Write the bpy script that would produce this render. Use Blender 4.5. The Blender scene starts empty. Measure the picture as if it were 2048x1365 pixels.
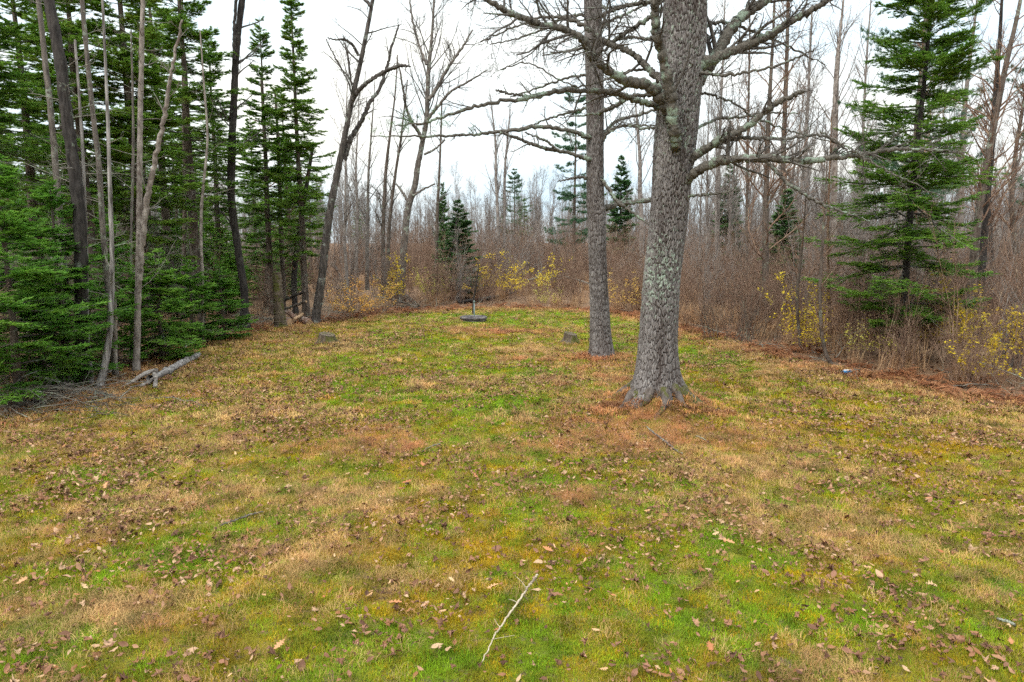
import bpy, math
import numpy as np
from mathutils import Vector, Matrix

# ------------------------------------------------------------------ camera, sky, sun, exposure
SC = bpy.context.scene
COL = SC.collection
H, PITCH = 3.3, math.radians(8.4)
F = 24.0 / 36.0 * 2048.0                      # focal length in photograph pixels
cam_d = bpy.data.cameras.new("camera"); cam = bpy.data.objects.new("camera", cam_d); COL.objects.link(cam)
cam.location = (0, 0, H); cam.rotation_euler = (math.pi / 2 - PITCH, 0, 0)
cam_d.sensor_width = 36; cam_d.lens = 24; cam_d.clip_start = 0.05; cam_d.clip_end = 3000
SC.camera = cam

SUN_EL, SUN_AZ = math.radians(48), math.radians(215)
world = bpy.data.worlds.new("World"); SC.world = world; world.use_nodes = True
wn = world.node_tree; wn.nodes.clear()
w_out = wn.nodes.new("ShaderNodeOutputWorld"); w_bg = wn.nodes.new("ShaderNodeBackground")
sky = wn.nodes.new("ShaderNodeTexSky"); sky.sky_type = 'NISHITA'; sky.sun_disc = False
sky.sun_elevation = SUN_EL; sky.sun_rotation = SUN_AZ; sky.air_density = 1.0; sky.dust_density = 3.0
w_hsv = wn.nodes.new("ShaderNodeHueSaturation"); w_hsv.inputs["Saturation"].default_value = 0.45
wn.links.new(sky.outputs[0], w_hsv.inputs["Color"])
w_tc = wn.nodes.new("ShaderNodeTexCoord")
w_map = wn.nodes.new("ShaderNodeMapping"); w_map.inputs["Scale"].default_value = (1.2, 1.2, 3.2)
wn.links.new(w_tc.outputs["Generated"], w_map.inputs["Vector"])
w_noise = wn.nodes.new("ShaderNodeTexNoise"); w_noise.inputs["Scale"].default_value = 1.7
w_noise.inputs["Detail"].default_value = 5; w_noise.inputs["Roughness"].default_value = 0.55
wn.links.new(w_map.outputs[0], w_noise.inputs["Vector"])
w_ramp = wn.nodes.new("ShaderNodeValToRGB")   # overcast cloud deck: pale blue grey thin parts to cream white
w_ramp.color_ramp.elements[0].position = 0.36; w_ramp.color_ramp.elements[0].color = (4.7, 5.9, 6.7, 1)
w_ramp.color_ramp.elements[1].position = 0.62; w_ramp.color_ramp.elements[1].color = (7.2, 7.15, 6.65, 1)
wn.links.new(w_noise.outputs[0], w_ramp.inputs[0])
w_mix = wn.nodes.new("ShaderNodeMix"); w_mix.data_type = 'RGBA'; w_mix.inputs["Factor"].default_value = 0.88
wn.links.new(w_hsv.outputs[0], w_mix.inputs[6]); wn.links.new(w_ramp.outputs[0], w_mix.inputs[7])
# an overcast deck is brightest overhead and falls off evenly to the horizon
w_sep = wn.nodes.new("ShaderNodeSeparateXYZ"); wn.links.new(w_tc.outputs["Generated"], w_sep.inputs[0])
w_el = wn.nodes.new("ShaderNodeMath"); w_el.operation = 'MULTIPLY'; wn.links.new(w_sep.outputs["Z"], w_el.inputs[0]); wn.links.new(w_sep.outputs["Z"], w_el.inputs[1])
w_mr = wn.nodes.new("ShaderNodeMapRange"); w_mr.inputs["To Min"].default_value = 1.0; w_mr.inputs["To Max"].default_value = 3.0; wn.links.new(w_el.outputs[0], w_mr.inputs["Value"])
w_mul = wn.nodes.new("ShaderNodeVectorMath"); w_mul.operation = 'SCALE'; wn.links.new(w_mix.outputs[2], w_mul.inputs[0]); wn.links.new(w_mr.outputs[0], w_mul.inputs["Scale"])
wn.links.new(w_mul.outputs[0], w_bg.inputs["Color"]); w_bg.inputs["Strength"].default_value = 0.12
wn.links.new(w_bg.outputs[0], w_out.inputs["Surface"])

sun_d = bpy.data.lights.new("sun", 'SUN'); sun = bpy.data.objects.new("sun", sun_d); COL.objects.link(sun)
sun_d.energy = 1.4; sun_d.angle = math.radians(16); sun_d.color = (1.0, 0.95, 0.88)
_d = Vector((math.sin(SUN_AZ) * math.cos(SUN_EL), math.cos(SUN_AZ) * math.cos(SUN_EL), math.sin(SUN_EL)))
sun.rotation_euler = (-_d).to_track_quat('-Z', 'Y').to_euler()

SC.view_settings.view_transform = 'Standard'; SC.view_settings.look = 'None'
SC.view_settings.exposure = 0.70; SC.view_settings.gamma = 1.0
SC.view_settings.use_curve_mapping = False
SC.render.engine = 'CYCLES'
SC.cycles.max_bounces = 4; SC.cycles.diffuse_bounces = 3; SC.cycles.glossy_bounces = 1
SC.cycles.transmission_bounces = 2; SC.cycles.transparent_max_bounces = 4; SC.cycles.volume_bounces = 0
SC.cycles.use_denoising = False; SC.cycles.use_adaptive_sampling = True; SC.cycles.adaptive_threshold = 0.03

# ------------------------------------------------------------------ helpers: picture geometry, noise, mesh building
RNG = np.random.default_rng(11)
CP, SP = math.cos(PITCH), math.sin(PITCH)

def ray(px, py):
    a = (px - 1024.0) / F; b = -(py - 682.5) / F
    return np.array([a, CP + b * SP, -SP + b * CP])

def ground_at(px, py):
    """The point of the flat ground that the photograph shows at this pixel."""
    d = ray(px, py); t = -H / d[2]
    return np.array([d[0] * t, d[1] * t])

def at_y(px, py, y):
    """The point at distance y in front of the camera, and how many metres one photograph pixel is there."""
    d = ray(px, py); t = y / d[1]
    return np.array([d[0] * t, y, H + d[2] * t]), t / F

def stand(px, y):
    return (px - 1024.0) / F * (y * CP + H * SP)

def top_z(py, y):
    return at_y(1024, py, y)[0][2]

def hsh(ix, iy, iz, s):
    n = (ix * 374761393 + iy * 668265263 + iz * 1440662683 + s * 1274126177) & 0xffffffff
    n = ((n ^ (n >> 13)) * 1274126177) & 0xffffffff
    n = ((n ^ (n >> 15)) * 2246822519) & 0xffffffff
    return ((n ^ (n >> 16)) & 0xffffff) / float(0xffffff)

def vnoise(x, y, z=0.0, s=0):
    x, y, z = np.broadcast_arrays(np.asarray(x, float), np.asarray(y, float), np.asarray(z, float))
    ix, iy, iz = (np.floor(v).astype(np.int64) for v in (x, y, z))
    f = [v - np.floor(v) for v in (x, y, z)]
    f = [v * v * (3 - 2 * v) for v in f]
    o = 0
    for dx in (0, 1):
        for dy in (0, 1):
            for dz in (0, 1):
                w = (f[0] if dx else 1 - f[0]) * (f[1] if dy else 1 - f[1]) * (f[2] if dz else 1 - f[2])
                o = o + w * hsh(ix + dx, iy + dy, iz + dz, s)
    return o

def fbm(x, y, z=0.0, s=0, n=3):
    o, a, k, t = 0, 1.0, 1.0, 0
    for i in range(n):
        o = o + a * vnoise(np.asarray(x) * k, np.asarray(y) * k, np.asarray(z) * k, s + i * 7); t += a; a *= 0.5; k *= 2.03
    return o / t

def unit(v):
    return v / np.maximum(np.linalg.norm(v, axis=-1, keepdims=True), 1e-9)

class Geo:
    def __init__(self): self.V, self.Q, self.T, self.n, self.A = [], [], [], 0, {}
    def add(self, v, q=None, t=None, **attr):
        v = np.asarray(v, float).reshape(-1, 3)
        if q is not None and len(q): self.Q.append(np.asarray(q, np.int64).reshape(-1, 4) + self.n)
        if t is not None and len(t): self.T.append(np.asarray(t, np.int64).reshape(-1, 3) + self.n)
        self.V.append(v); self.n += len(v)
        for k, a in attr.items(): self.A.setdefault(k, []).append(np.asarray(a, float).ravel())
    def mesh(self, name, mat, smooth=False):
        V = np.concatenate(self.V) if self.V else np.zeros((0, 3))
        Q = np.concatenate(self.Q) if self.Q else np.zeros((0, 4), np.int64)
        T = np.concatenate(self.T) if self.T else np.zeros((0, 3), np.int64)
        me = bpy.data.meshes.new(name)
        loops = np.concatenate([Q.ravel(), T.ravel()]).astype(np.int32)
        st = np.concatenate([np.arange(len(Q)) * 4, len(Q) * 4 + np.arange(len(T)) * 3]).astype(np.int32)
        me.vertices.add(len(V)); me.vertices.foreach_set("co", V.astype(np.float32).ravel())
        me.loops.add(len(loops)); me.loops.foreach_set("vertex_index", loops)
        me.polygons.add(len(st)); me.polygons.foreach_set("loop_start", st)
        me.update(calc_edges=True)
        if smooth: me.polygons.foreach_set("use_smooth", np.ones(len(st), bool))
        for k, a in self.A.items():
            at = me.attributes.new(k, 'FLOAT', 'POINT'); at.data.foreach_set("value", np.concatenate(a).astype(np.float32))
        if mat is not None: me.materials.append(mat)
        return me

def tubes(g, P, Rr, sides=5, cap=False):
    """M tubes along M paths of K points each, added to g."""
    P = np.asarray(P, float); Rr = np.asarray(Rr, float)
    if P.ndim == 2: P, Rr = P[None], Rr[None]
    M, K = P.shape[:2]
    if M == 0: return
    T = unit(np.gradient(P, axis=1))
    m = unit(T.mean(axis=1))
    ref = np.where(np.abs(m[:, 2:3]) > 0.8, np.array([[1.0, 0, 0]]), np.array([[0, 0, 1.0]]))[:, None, :]
    U = unit(np.cross(T, np.broadcast_to(ref, T.shape))); W = np.cross(T, U)
    a = np.linspace(0, 2 * np.pi, sides, endpoint=False)
    ring = P[:, :, None, :] + Rr[:, :, None, None] * (np.cos(a)[None, None, :, None] * U[:, :, None, :] + np.sin(a)[None, None, :, None] * W[:, :, None, :])
    i = np.arange(M)[:, None, None] * (K * sides) + np.arange(K - 1)[None, :, None] * sides
    j = np.arange(sides)[None, None, :]; j2 = (j + 1) % sides
    q = np.stack([i + j, i + j2, i + sides + j2, i + sides + j], -1)
    t = None
    if cap:
        v = ring.reshape(-1, 3); n = len(v); ctr = P[:, -1]
        base = np.arange(M)[:, None] * (K * sides) + (K - 1) * sides
        t = np.stack([base + np.arange(sides), base + (np.arange(sides) + 1) % sides, np.broadcast_to(n + np.arange(M)[:, None], (M, sides))], -1)
        g.add(np.concatenate([v, ctr]), q, t)
    else:
        g.add(ring.reshape(-1, 3), q)

def spline(pts, n):
    """Catmull-Rom through the rows of pts (any number of columns), n rows out."""
    p = np.asarray(pts, float); p = np.concatenate([[2 * p[0] - p[1]], p, [2 * p[-1] - p[-2]]])
    k = len(p) - 3; t = np.linspace(0, k, n); i = np.minimum(t.astype(int), k - 1); f = (t - i)[:, None]
    a, b, c, d = p[i], p[i + 1], p[i + 2], p[i + 3]
    return 0.5 * (2 * b + (c - a) * f + (2 * a - 5 * b + 4 * c - d) * f ** 2 + (3 * b - a - 3 * c + d) * f ** 3)

def laterals(P, Rr, n, s0, s1, ang, lf, rf, K, up=0.1, wig=0.12, rmin=0.0025, tip=0.35, fall=0.55, rng=RNG, lmin=0.0, turn=0.0, rmax=1.0):
    """n side shoots on each of M parent paths: (M*n, K, 3) paths and radii."""
    M, K0 = P.shape[:2]
    s = rng.uniform(s0, s1, (M, n)); x = s * (K0 - 1); i = np.minimum(x.astype(int), K0 - 2); f = (x - i)[..., None]
    r = np.arange(M)[:, None]
    p = P[r, i] * (1 - f) + P[r, i + 1] * f; t = unit(P[r, i + 1] - P[r, i]); rad = Rr[r, i] * (1 - f[..., 0]) + Rr[r, i + 1] * f[..., 0]
    L = np.linalg.norm(np.diff(P, axis=1), axis=-1).sum(1)[:, None]
    L = np.maximum(L * lf * (1 - fall * (s - s0) / max(1e-6, 1 - s0)) * rng.uniform(0.55, 1.25, (M, n)), lmin)
    perp = unit(np.cross(t, rng.normal(size=t.shape)))
    a = ang * rng.uniform(0.7, 1.3, (M, n))[..., None]
    d = unit(np.cos(a) * t + np.sin(a) * perp + np.array([0, 0, up]))
    p, d, L, rad = p.reshape(-1, 3), d.reshape(-1, 3), L.reshape(-1), rad.reshape(-1)
    out = [p]
    for k in range(K - 1):
        out.append(out[-1] + d * (L / (K - 1))[:, None])
        d = unit(d + rng.normal(0, wig, d.shape) + np.array([0, 0, turn]))
    r0 = np.minimum(np.maximum(rad * rf * rng.uniform(0.7, 1.15, rad.shape), rmin), rmax)
    rr = r0[:, None] * np.linspace(1, tip, K)[None]
    return np.stack(out, 1), np.maximum(rr, rmin * 0.6)

def thing(name, label, cat, loc=(0, 0, 0), group=None, rz=0.0, scale=1.0):
    o = bpy.data.objects.new(name, None); COL.objects.link(o)
    o.empty_display_size = 0.2; o.location = loc; o.rotation_euler = (0, 0, rz); o.scale = (scale,) * 3 if np.isscalar(scale) else scale
    o["label"] = label; o["category"] = cat
    if group: o["group"] = group
    return o

def part(name, me, parent, label=None, kind=None):
    o = bpy.data.objects.new(name, me); COL.objects.link(o); o.parent = parent
    if label: o["label"] = label
    if kind: o["kind"] = kind
    return o

def single(name, me, label, cat, loc=(0, 0, 0), rot=(0, 0, 0), scale=1.0, group=None):
    o = bpy.data.objects.new(name, me); COL.objects.link(o); o.location = loc; o.rotation_euler = rot
    o.scale = (scale,) * 3 if np.isscalar(scale) else scale
    o["label"] = label; o["category"] = cat
    if group: o["group"] = group
    return o

def setting(name, me, kind, label):
    o = bpy.data.objects.new(name, me); COL.objects.link(o); o["kind"] = kind; o["label"] = label
    return o

def scatter(name, kind, label, pts, rot, scl, idx, meshes, tint=None):
    """One object that repeats small meshes at many points: uncountable ground cover and far woods."""
    n = len(pts)
    me = bpy.data.meshes.new(name); me.vertices.add(n); me.vertices.foreach_set("co", np.asarray(pts, np.float32).ravel())
    def attr(k, ty, prop, v):
        a = me.attributes.new(k, ty, 'POINT'); a.data.foreach_set(prop, np.ascontiguousarray(v).ravel())
    attr("rot", 'FLOAT_VECTOR', "vector", np.asarray(rot, np.float32))
    sc = np.asarray(scl, np.float32); sc = np.repeat(sc[:, None], 3, 1) if sc.ndim == 1 else sc
    attr("scl", 'FLOAT_VECTOR', "vector", sc)
    attr("pick", 'INT', "value", np.asarray(idx, np.int32))
    if tint is not None: attr("tint", 'FLOAT_VECTOR', "vector", np.asarray(tint, np.float32))
    me.update()
    ob = setting(name, me, kind, label)
    ng = bpy.data.node_groups.new(name + "_scatter", 'GeometryNodeTree')
    ng.interface.new_socket("Geometry", in_out='INPUT', socket_type='NodeSocketGeometry')
    ng.interface.new_socket("Geometry", in_out='OUTPUT', socket_type='NodeSocketGeometry')
    N, L = ng.nodes, ng.links
    gi, go = N.new("NodeGroupInput"), N.new("NodeGroupOutput")
    ip = N.new("GeometryNodeInstanceOnPoints"); g2i = N.new("GeometryNodeGeometryToInstance")
    for k, m in reversed(list(enumerate(meshes))):
        src = bpy.data.objects.new(name + "_piece", m)
        oi = N.new("GeometryNodeObjectInfo"); oi.inputs["Object"].default_value = src; oi.inputs["As Instance"].default_value = False
        L.new(oi.outputs["Geometry"], g2i.inputs[0])
    def named(k, ty):
        a = N.new("GeometryNodeInputNamedAttribute"); a.data_type = ty; a.inputs["Name"].default_value = k
        return a.outputs["Attribute"]
    L.new(gi.outputs[0], ip.inputs["Points"]); L.new(g2i.outputs[0], ip.inputs["Instance"])
    ip.inputs["Pick Instance"].default_value = True
    L.new(named("pick", 'INT'), ip.inputs["Instance Index"])
    L.new(named("rot", 'FLOAT_VECTOR'), ip.inputs["Rotation"]); L.new(named("scl", 'FLOAT_VECTOR'), ip.inputs["Scale"])
    L.new(ip.outputs[0], go.inputs[0])
    md = ob.modifiers.new("scatter", 'NODES'); md.node_group = ng
    return ob

# ------------------------------------------------------------------ materials
def mat_new(name, rough=0.8):
    m = bpy.data.materials.new(name); m.use_nodes = True
    nt = m.node_tree; b = nt.nodes["Principled BSDF"]; b.inputs["Roughness"].default_value = rough
    b.inputs["Specular IOR Level"].default_value = 0.25
    return m, nt, b

def nd(nt, ty, **kw):
    n = nt.nodes.new(ty)
    for k, v in kw.items():
        if k.startswith("_"): setattr(n, k[1:], v)
        else: n.inputs[k].default_value = v
    return n

def coords(nt, kind="Object", scale=(1, 1, 1)):
    tc = nt.nodes.new("ShaderNodeTexCoord"); mp = nd(nt, "ShaderNodeMapping", Scale=scale)
    nt.links.new(tc.outputs[kind], mp.inputs["Vector"]); return mp.outputs[0]

def noise_n(nt, vec, scale, detail=4, rough=0.55):
    n = nd(nt, "ShaderNodeTexNoise", Scale=scale, Detail=detail, Roughness=rough); nt.links.new(vec, n.inputs["Vector"]); return n.outputs[0]

def ramp(nt, fac, stops):
    r = nt.nodes.new("ShaderNodeValToRGB"); e = r.color_ramp.elements
    while len(e) < len(stops): e.new(0.5)
    for k, (p, c) in enumerate(stops): e[k].position = p; e[k].color = tuple(c) + (1,)
    nt.links.new(fac, r.inputs[0]); return r.outputs[0]

def mix(nt, fac, a, b, mode='MIX'):
    n = nt.nodes.new("ShaderNodeMix"); n.data_type = 'RGBA'; n.blend_type = mode
    for sock, v in ((n.inputs["Factor"], fac), (n.inputs[6], a), (n.inputs[7], b)):
        if hasattr(v, "is_output"): nt.links.new(v, sock)
        elif np.isscalar(v): sock.default_value = v
        else: sock.default_value = tuple(v) + (1,)
    return n.outputs[2]

def bump(nt, b, h, strength=0.6, dist=0.02):
    n = nd(nt, "ShaderNodeBump", Strength=strength, Distance=dist); nt.links.new(h, n.inputs["Height"]); nt.links.new(n.outputs[0], b.inputs["Normal"])

def bark(name, dark, light, lichen=None, amount=0.5, scale=14.0, stretch=0.22, bs=0.9):
    """Furrowed bark: streaks along the stem in two tones, with patches of lichen or moss."""
    m, nt, b = mat_new(name, 0.9)
    v = coords(nt, "Object", (1, 1, stretch)); n1 = noise_n(nt, v, scale, 6, 0.65)
    c = ramp(nt, n1, [(0.36, dark), (0.64, light)])
    h = n1
    if lichen is not None:
        v2 = coords(nt, "Object"); n2 = noise_n(nt, v2, 3.2, 7, 0.7)
        k = nd(nt, "ShaderNodeMapRange"); k.inputs["From Min"].default_value = 0.64 - 0.2 * amount; k.inputs["From Max"].default_value = 0.70 - 0.2 * amount
        nt.links.new(n2, k.inputs["Value"]); c = mix(nt, k.outputs[0], c, lichen)
    nt.links.new(c, b.inputs["Base Color"]); bump(nt, b, h, bs, 0.03)
    return m

def leafy(name, stops, noise_scale=1.2, translucent=0.3, rough=0.6):
    """Leaf or needle: several tones that change from clump to clump, with some light passing through."""
    m, nt, b = mat_new(name, rough)
    g = nt.nodes.new("ShaderNodeNewGeometry")
    n = noise_n(nt, g.outputs["Position"], noise_scale, 3, 0.7)
    oi = nt.nodes.new("ShaderNodeObjectInfo")
    ad = nd(nt, "ShaderNodeMath", _operation='MULTIPLY_ADD'); ad.inputs[1].default_value = 0.16; nt.links.new(oi.outputs["Random"], ad.inputs[0]); nt.links.new(n, ad.inputs[2])
    c = ramp(nt, ad.outputs[0], stops)
    nt.links.new(c, b.inputs["Base Color"])
    tr = nt.nodes.new("ShaderNodeBsdfTranslucent"); nt.links.new(c, tr.inputs["Color"])
    mx = nd(nt, "ShaderNodeMixShader", Fac=translucent); nt.links.new(b.outputs[0], mx.inputs[1]); nt.links.new(tr.outputs[0], mx.inputs[2])
    nt.links.new(mx.outputs[0], nt.nodes["Material Output"].inputs["Surface"])
    return m

def tinted(name, spread=0.22, translucent=0.25, rough=0.7, hue=0.03):
    """Takes its colour from the clump it belongs to, varied from clump to clump."""
    m, nt, b = mat_new(name, rough)
    a = nt.nodes.new("ShaderNodeAttribute"); a.attribute_type = 'INSTANCER'; a.attribute_name = "tint"
    g = nt.nodes.new("ShaderNodeNewGeometry"); n = noise_n(nt, g.outputs["Position"], 55.0, 1, 0.5)
    hs = nt.nodes.new("ShaderNodeHueSaturation"); nt.links.new(a.outputs["Color"], hs.inputs["Color"])
    mr = nd(nt, "ShaderNodeMapRange"); mr.inputs["To Min"].default_value = 1 - spread; mr.inputs["To Max"].default_value = 1 + spread
    mr.inputs["From Min"].default_value = 0.25; mr.inputs["From Max"].default_value = 0.75
    nt.links.new(n, mr.inputs["Value"]); nt.links.new(mr.outputs[0], hs.inputs["Value"])
    nt.links.new(hs.outputs[0], b.inputs["Base Color"])
    tr = nt.nodes.new("ShaderNodeBsdfTranslucent"); nt.links.new(hs.outputs[0], tr.inputs["Color"])
    mx = nd(nt, "ShaderNodeMixShader", Fac=translucent); nt.links.new(b.outputs[0], mx.inputs[1]); nt.links.new(tr.outputs[0], mx.inputs[2])
    nt.links.new(mx.outputs[0], nt.nodes["Material Output"].inputs["Surface"])
    return m

LICHEN = (0.33, 0.40, 0.30)
M_dark = bark("bark_dark", (0.014, 0.011, 0.010), (0.055, 0.047, 0.042), (0.16, 0.18, 0.14), 0.2)
M_brown = bark("bark_brown", (0.050, 0.037, 0.029), (0.145, 0.112, 0.090), (0.20, 0.22, 0.17), 0.35)
M_grey = bark("bark_grey", (0.060, 0.050, 0.044), (0.18, 0.152, 0.130), (0.24, 0.26, 0.21), 0.45)
M_pale = bark("bark_pale", (0.13, 0.105, 0.09), (0.33, 0.285, 0.25), (0.13, 0.10, 0.085), 0.55, 9.0, 0.5, 0.5)
M_shaggy = bark("bark_shaggy", (0.05, 0.04, 0.035), (0.36, 0.33, 0.31), None, 0, 16.0, 0.08, 1.0)
M_limb = bark("bark_limb", (0.045, 0.040, 0.033), (0.145, 0.130, 0.108), (0.21, 0.26, 0.20), 0.55, 22.0, 1.0, 0.8)
M_twig = bark("bark_twig", (0.05, 0.043, 0.038), (0.13, 0.115, 0.10), (0.19, 0.22, 0.18), 0.4, 20.0, 1.0, 0.3)
M_twigpale = bark("bark_dead_twig", (0.10, 0.088, 0.074), (0.25, 0.225, 0.185), (0.24, 0.27, 0.20), 0.45, 20.0, 1.0, 0.3)
M_mauve = bark("bark_thicket", (0.105, 0.062, 0.042), (0.27, 0.172, 0.122), (0.32, 0.24, 0.16), 0.4, 6.0, 1.0, 0.2)
M_far = bark("bark_far_woods", (0.115, 0.095, 0.085), (0.27, 0.235, 0.21), (0.30, 0.28, 0.25), 0.4, 4.0, 1.0, 0.2)
M_wood = bark("weathered_wood", (0.16, 0.13, 0.11), (0.40, 0.35, 0.31), (0.10, 0.08, 0.07), 0.5, 26.0, 1.0, 0.8)
M_cut = bark("cut_wood", (0.30, 0.18, 0.10), (0.50, 0.34, 0.21), None, 0, 18.0, 1.0, 0.3)
M_redbark = bark("log_bark_red", (0.10, 0.05, 0.035), (0.30, 0.18, 0.13), (0.38, 0.30, 0.26), 0.5, 14.0, 1.0, 0.7)
M_mossy = bark("bark_mossy", (0.05, 0.037, 0.026), (0.155, 0.118, 0.085), (0.075, 0.075, 0.018), 0.7)
M_fir = leafy("fir_needles", [(0.28, (0.050, 0.140, 0.026)), (0.50, (0.118, 0.240, 0.030)), (0.70, (0.20, 0.33, 0.045)), (0.92, (0.24, 0.23, 0.06))], 1.6, 0.36)
M_firyoung = leafy("young_fir_needles", [(0.28, (0.050, 0.150, 0.022)), (0.52, (0.110, 0.265, 0.030)), (0.78, (0.22, 0.38, 0.05))], 2.2, 0.4)
M_spruce = leafy("spruce_needles", [(0.30, (0.042, 0.115, 0.040)), (0.55, (0.080, 0.175, 0.055)), (0.8, (0.14, 0.23, 0.075))], 1.6)
M_pine = leafy("pine_needles", [(0.30, (0.035, 0.10, 0.055)), (0.55, (0.07, 0.15, 0.075)), (0.8, (0.12, 0.20, 0.08))], 1.6)
M_yellow = leafy("yellow_leaves", [(0.32, (0.42, 0.24, 0.03)), (0.5, (0.62, 0.43, 0.02)), (0.62, (0.72, 0.54, 0.03)), (0.8, (0.48, 0.42, 0.05))], 3.0, 0.4)
M_orange = leafy("orange_leaves", [(0.35, (0.50, 0.20, 0.05)), (0.55, (0.62, 0.36, 0.08)), (0.75, (0.66, 0.48, 0.10))], 3.0, 0.4)
M_olive = leafy("olive_leaves", [(0.35, (0.30, 0.28, 0.04)), (0.55, (0.48, 0.42, 0.07)), (0.75, (0.60, 0.55, 0.16))], 3.0, 0.4)
M_fern = leafy("dead_fern", [(0.32, (0.10, 0.035, 0.016)), (0.55, (0.24, 0.088, 0.035)), (0.78, (0.36, 0.18, 0.085))], 2.5, 0.25, 0.8)
M_drygrass = leafy("dry_grass_blades", [(0.32, (0.28, 0.16, 0.085)), (0.55, (0.44, 0.27, 0.15)), (0.78, (0.52, 0.36, 0.21))], 1.5, 0.3, 0.8)
M_grass = tinted("grass_blades")
def litter_mat(name, stops):
    m, nt, b = mat_new(name, 0.75)
    oi = nt.nodes.new("ShaderNodeObjectInfo"); c = ramp(nt, oi.outputs["Random"], stops)
    v = coords(nt, "Object"); n = noise_n(nt, v, 30.0, 3); c = mix(nt, 1.0, c, ramp(nt, n, [(0.3, (0.72, 0.70, 0.70)), (0.7, (1, 1, 1))]), 'MULTIPLY')
    nt.links.new(c, b.inputs["Base Color"]); bump(nt, b, n, 0.5, 0.004); return m
M_leaf = litter_mat("fallen_leaf_brown", [(0.0, (0.090, 0.042, 0.024)), (0.25, (0.17, 0.082, 0.046)), (0.5, (0.27, 0.132, 0.078)), (0.70, (0.24, 0.105, 0.040)), (0.86, (0.36, 0.20, 0.115)), (1.0, (0.48, 0.32, 0.19))])
M_root = bark("root_bark", (0.05, 0.04, 0.034), (0.14, 0.115, 0.10), (0.065, 0.065, 0.02), .6)
M_stick = bark("stripped_stick", (0.30, 0.23, 0.16), (0.52, 0.43, 0.32), (0.20, 0.15, 0.11), .5, 20.0, 1.0, .4)
M_oak = litter_mat("fallen_oak_leaf", [(0.0, (0.36, 0.13, 0.05)), (0.5, (0.48, 0.22, 0.10)), (1.0, (0.60, 0.40, 0.22))])

# ------------------------------------------------------------------ the ground
EDGE_PX = [(-900, 1500), (-520, 1060), (-260, 935), (0, 852), (110, 812), (180, 782), (250, 752), (330, 722), (400, 694), (480, 668), (560, 655), (640, 648), (760, 630), (850, 622),
           (1000, 616), (1180, 621), (1270, 632), (1370, 660), (1450, 681), (1560, 716), (1700, 748), (1850, 775), (2048, 815), (2320, 890), (2900, 1160), (3300, 1500)]
EDGE = np.array([ground_at(*p) for p in EDGE_PX])
POLY = np.concatenate([EDGE, [[9, -6], [-9, -6]]])

def inside(x, y):
    c = np.zeros(np.shape(x), bool); n = len(POLY)
    for i in range(n):
        (x1, y1), (x2, y2) = POLY[i], POLY[(i + 1) % n]
        if y1 == y2: continue
        c ^= ((y1 > y) != (y2 > y)) & (x < (x2 - x1) * (y - y1) / (y2 - y1) + x1)
    return c

def edge_dist(x, y):
    """Metres to the lawn's edge, positive on the lawn."""
    d = np.full(np.shape(x), 1e9)
    for i in range(len(EDGE) - 1):
        a, b = EDGE[i], EDGE[i + 1]; v = b - a
        t = np.clip(((x - a[0]) * v[0] + (y - a[1]) * v[1]) / (v @ v), 0, 1)
        d = np.minimum(d, np.hypot(x - a[0] - t * v[0], y - a[1] - t * v[1]))
    return np.where(inside(x, y), d, -d)

PINE = ground_at(1312, 826); PINE2 = ground_at(1203, 716)
STUMPS = [ground_at(655, 690), ground_at(1141, 686)]
def hgt(x, y):
    x = np.asarray(x, float); y = np.asarray(y, float)
    z = 0.10 * (fbm(x * 0.22, y * 0.22, 0, 3, 2) - 0.5) + 0.035 * (fbm(x * 1.1, y * 1.1, 0, 5, 2) - 0.5)
    r = np.hypot(x - PINE[0], (y - PINE[1])); z = z + 0.40 * np.exp(-(r / 0.80) ** 2) + 0.10 * np.exp(-(r / 1.9) ** 2)
    r = np.hypot(x - PINE2[0], y - PINE2[1]); z = z + 0.10 * np.exp(-(r / 0.8) ** 2)
    for s in STUMPS: z = z + 0.06 * np.exp(-((x - s[0]) ** 2 + (y - s[1]) ** 2) / 0.3)
    far = np.clip((np.hypot(x, y) - 45) / 200, 0, 1)
    return z + far * 1.5 * (fbm(x * 0.02, y * 0.02, 0, 9, 2) - 0.4)
def hz(x, y): return float(hgt(x, y))

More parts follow.
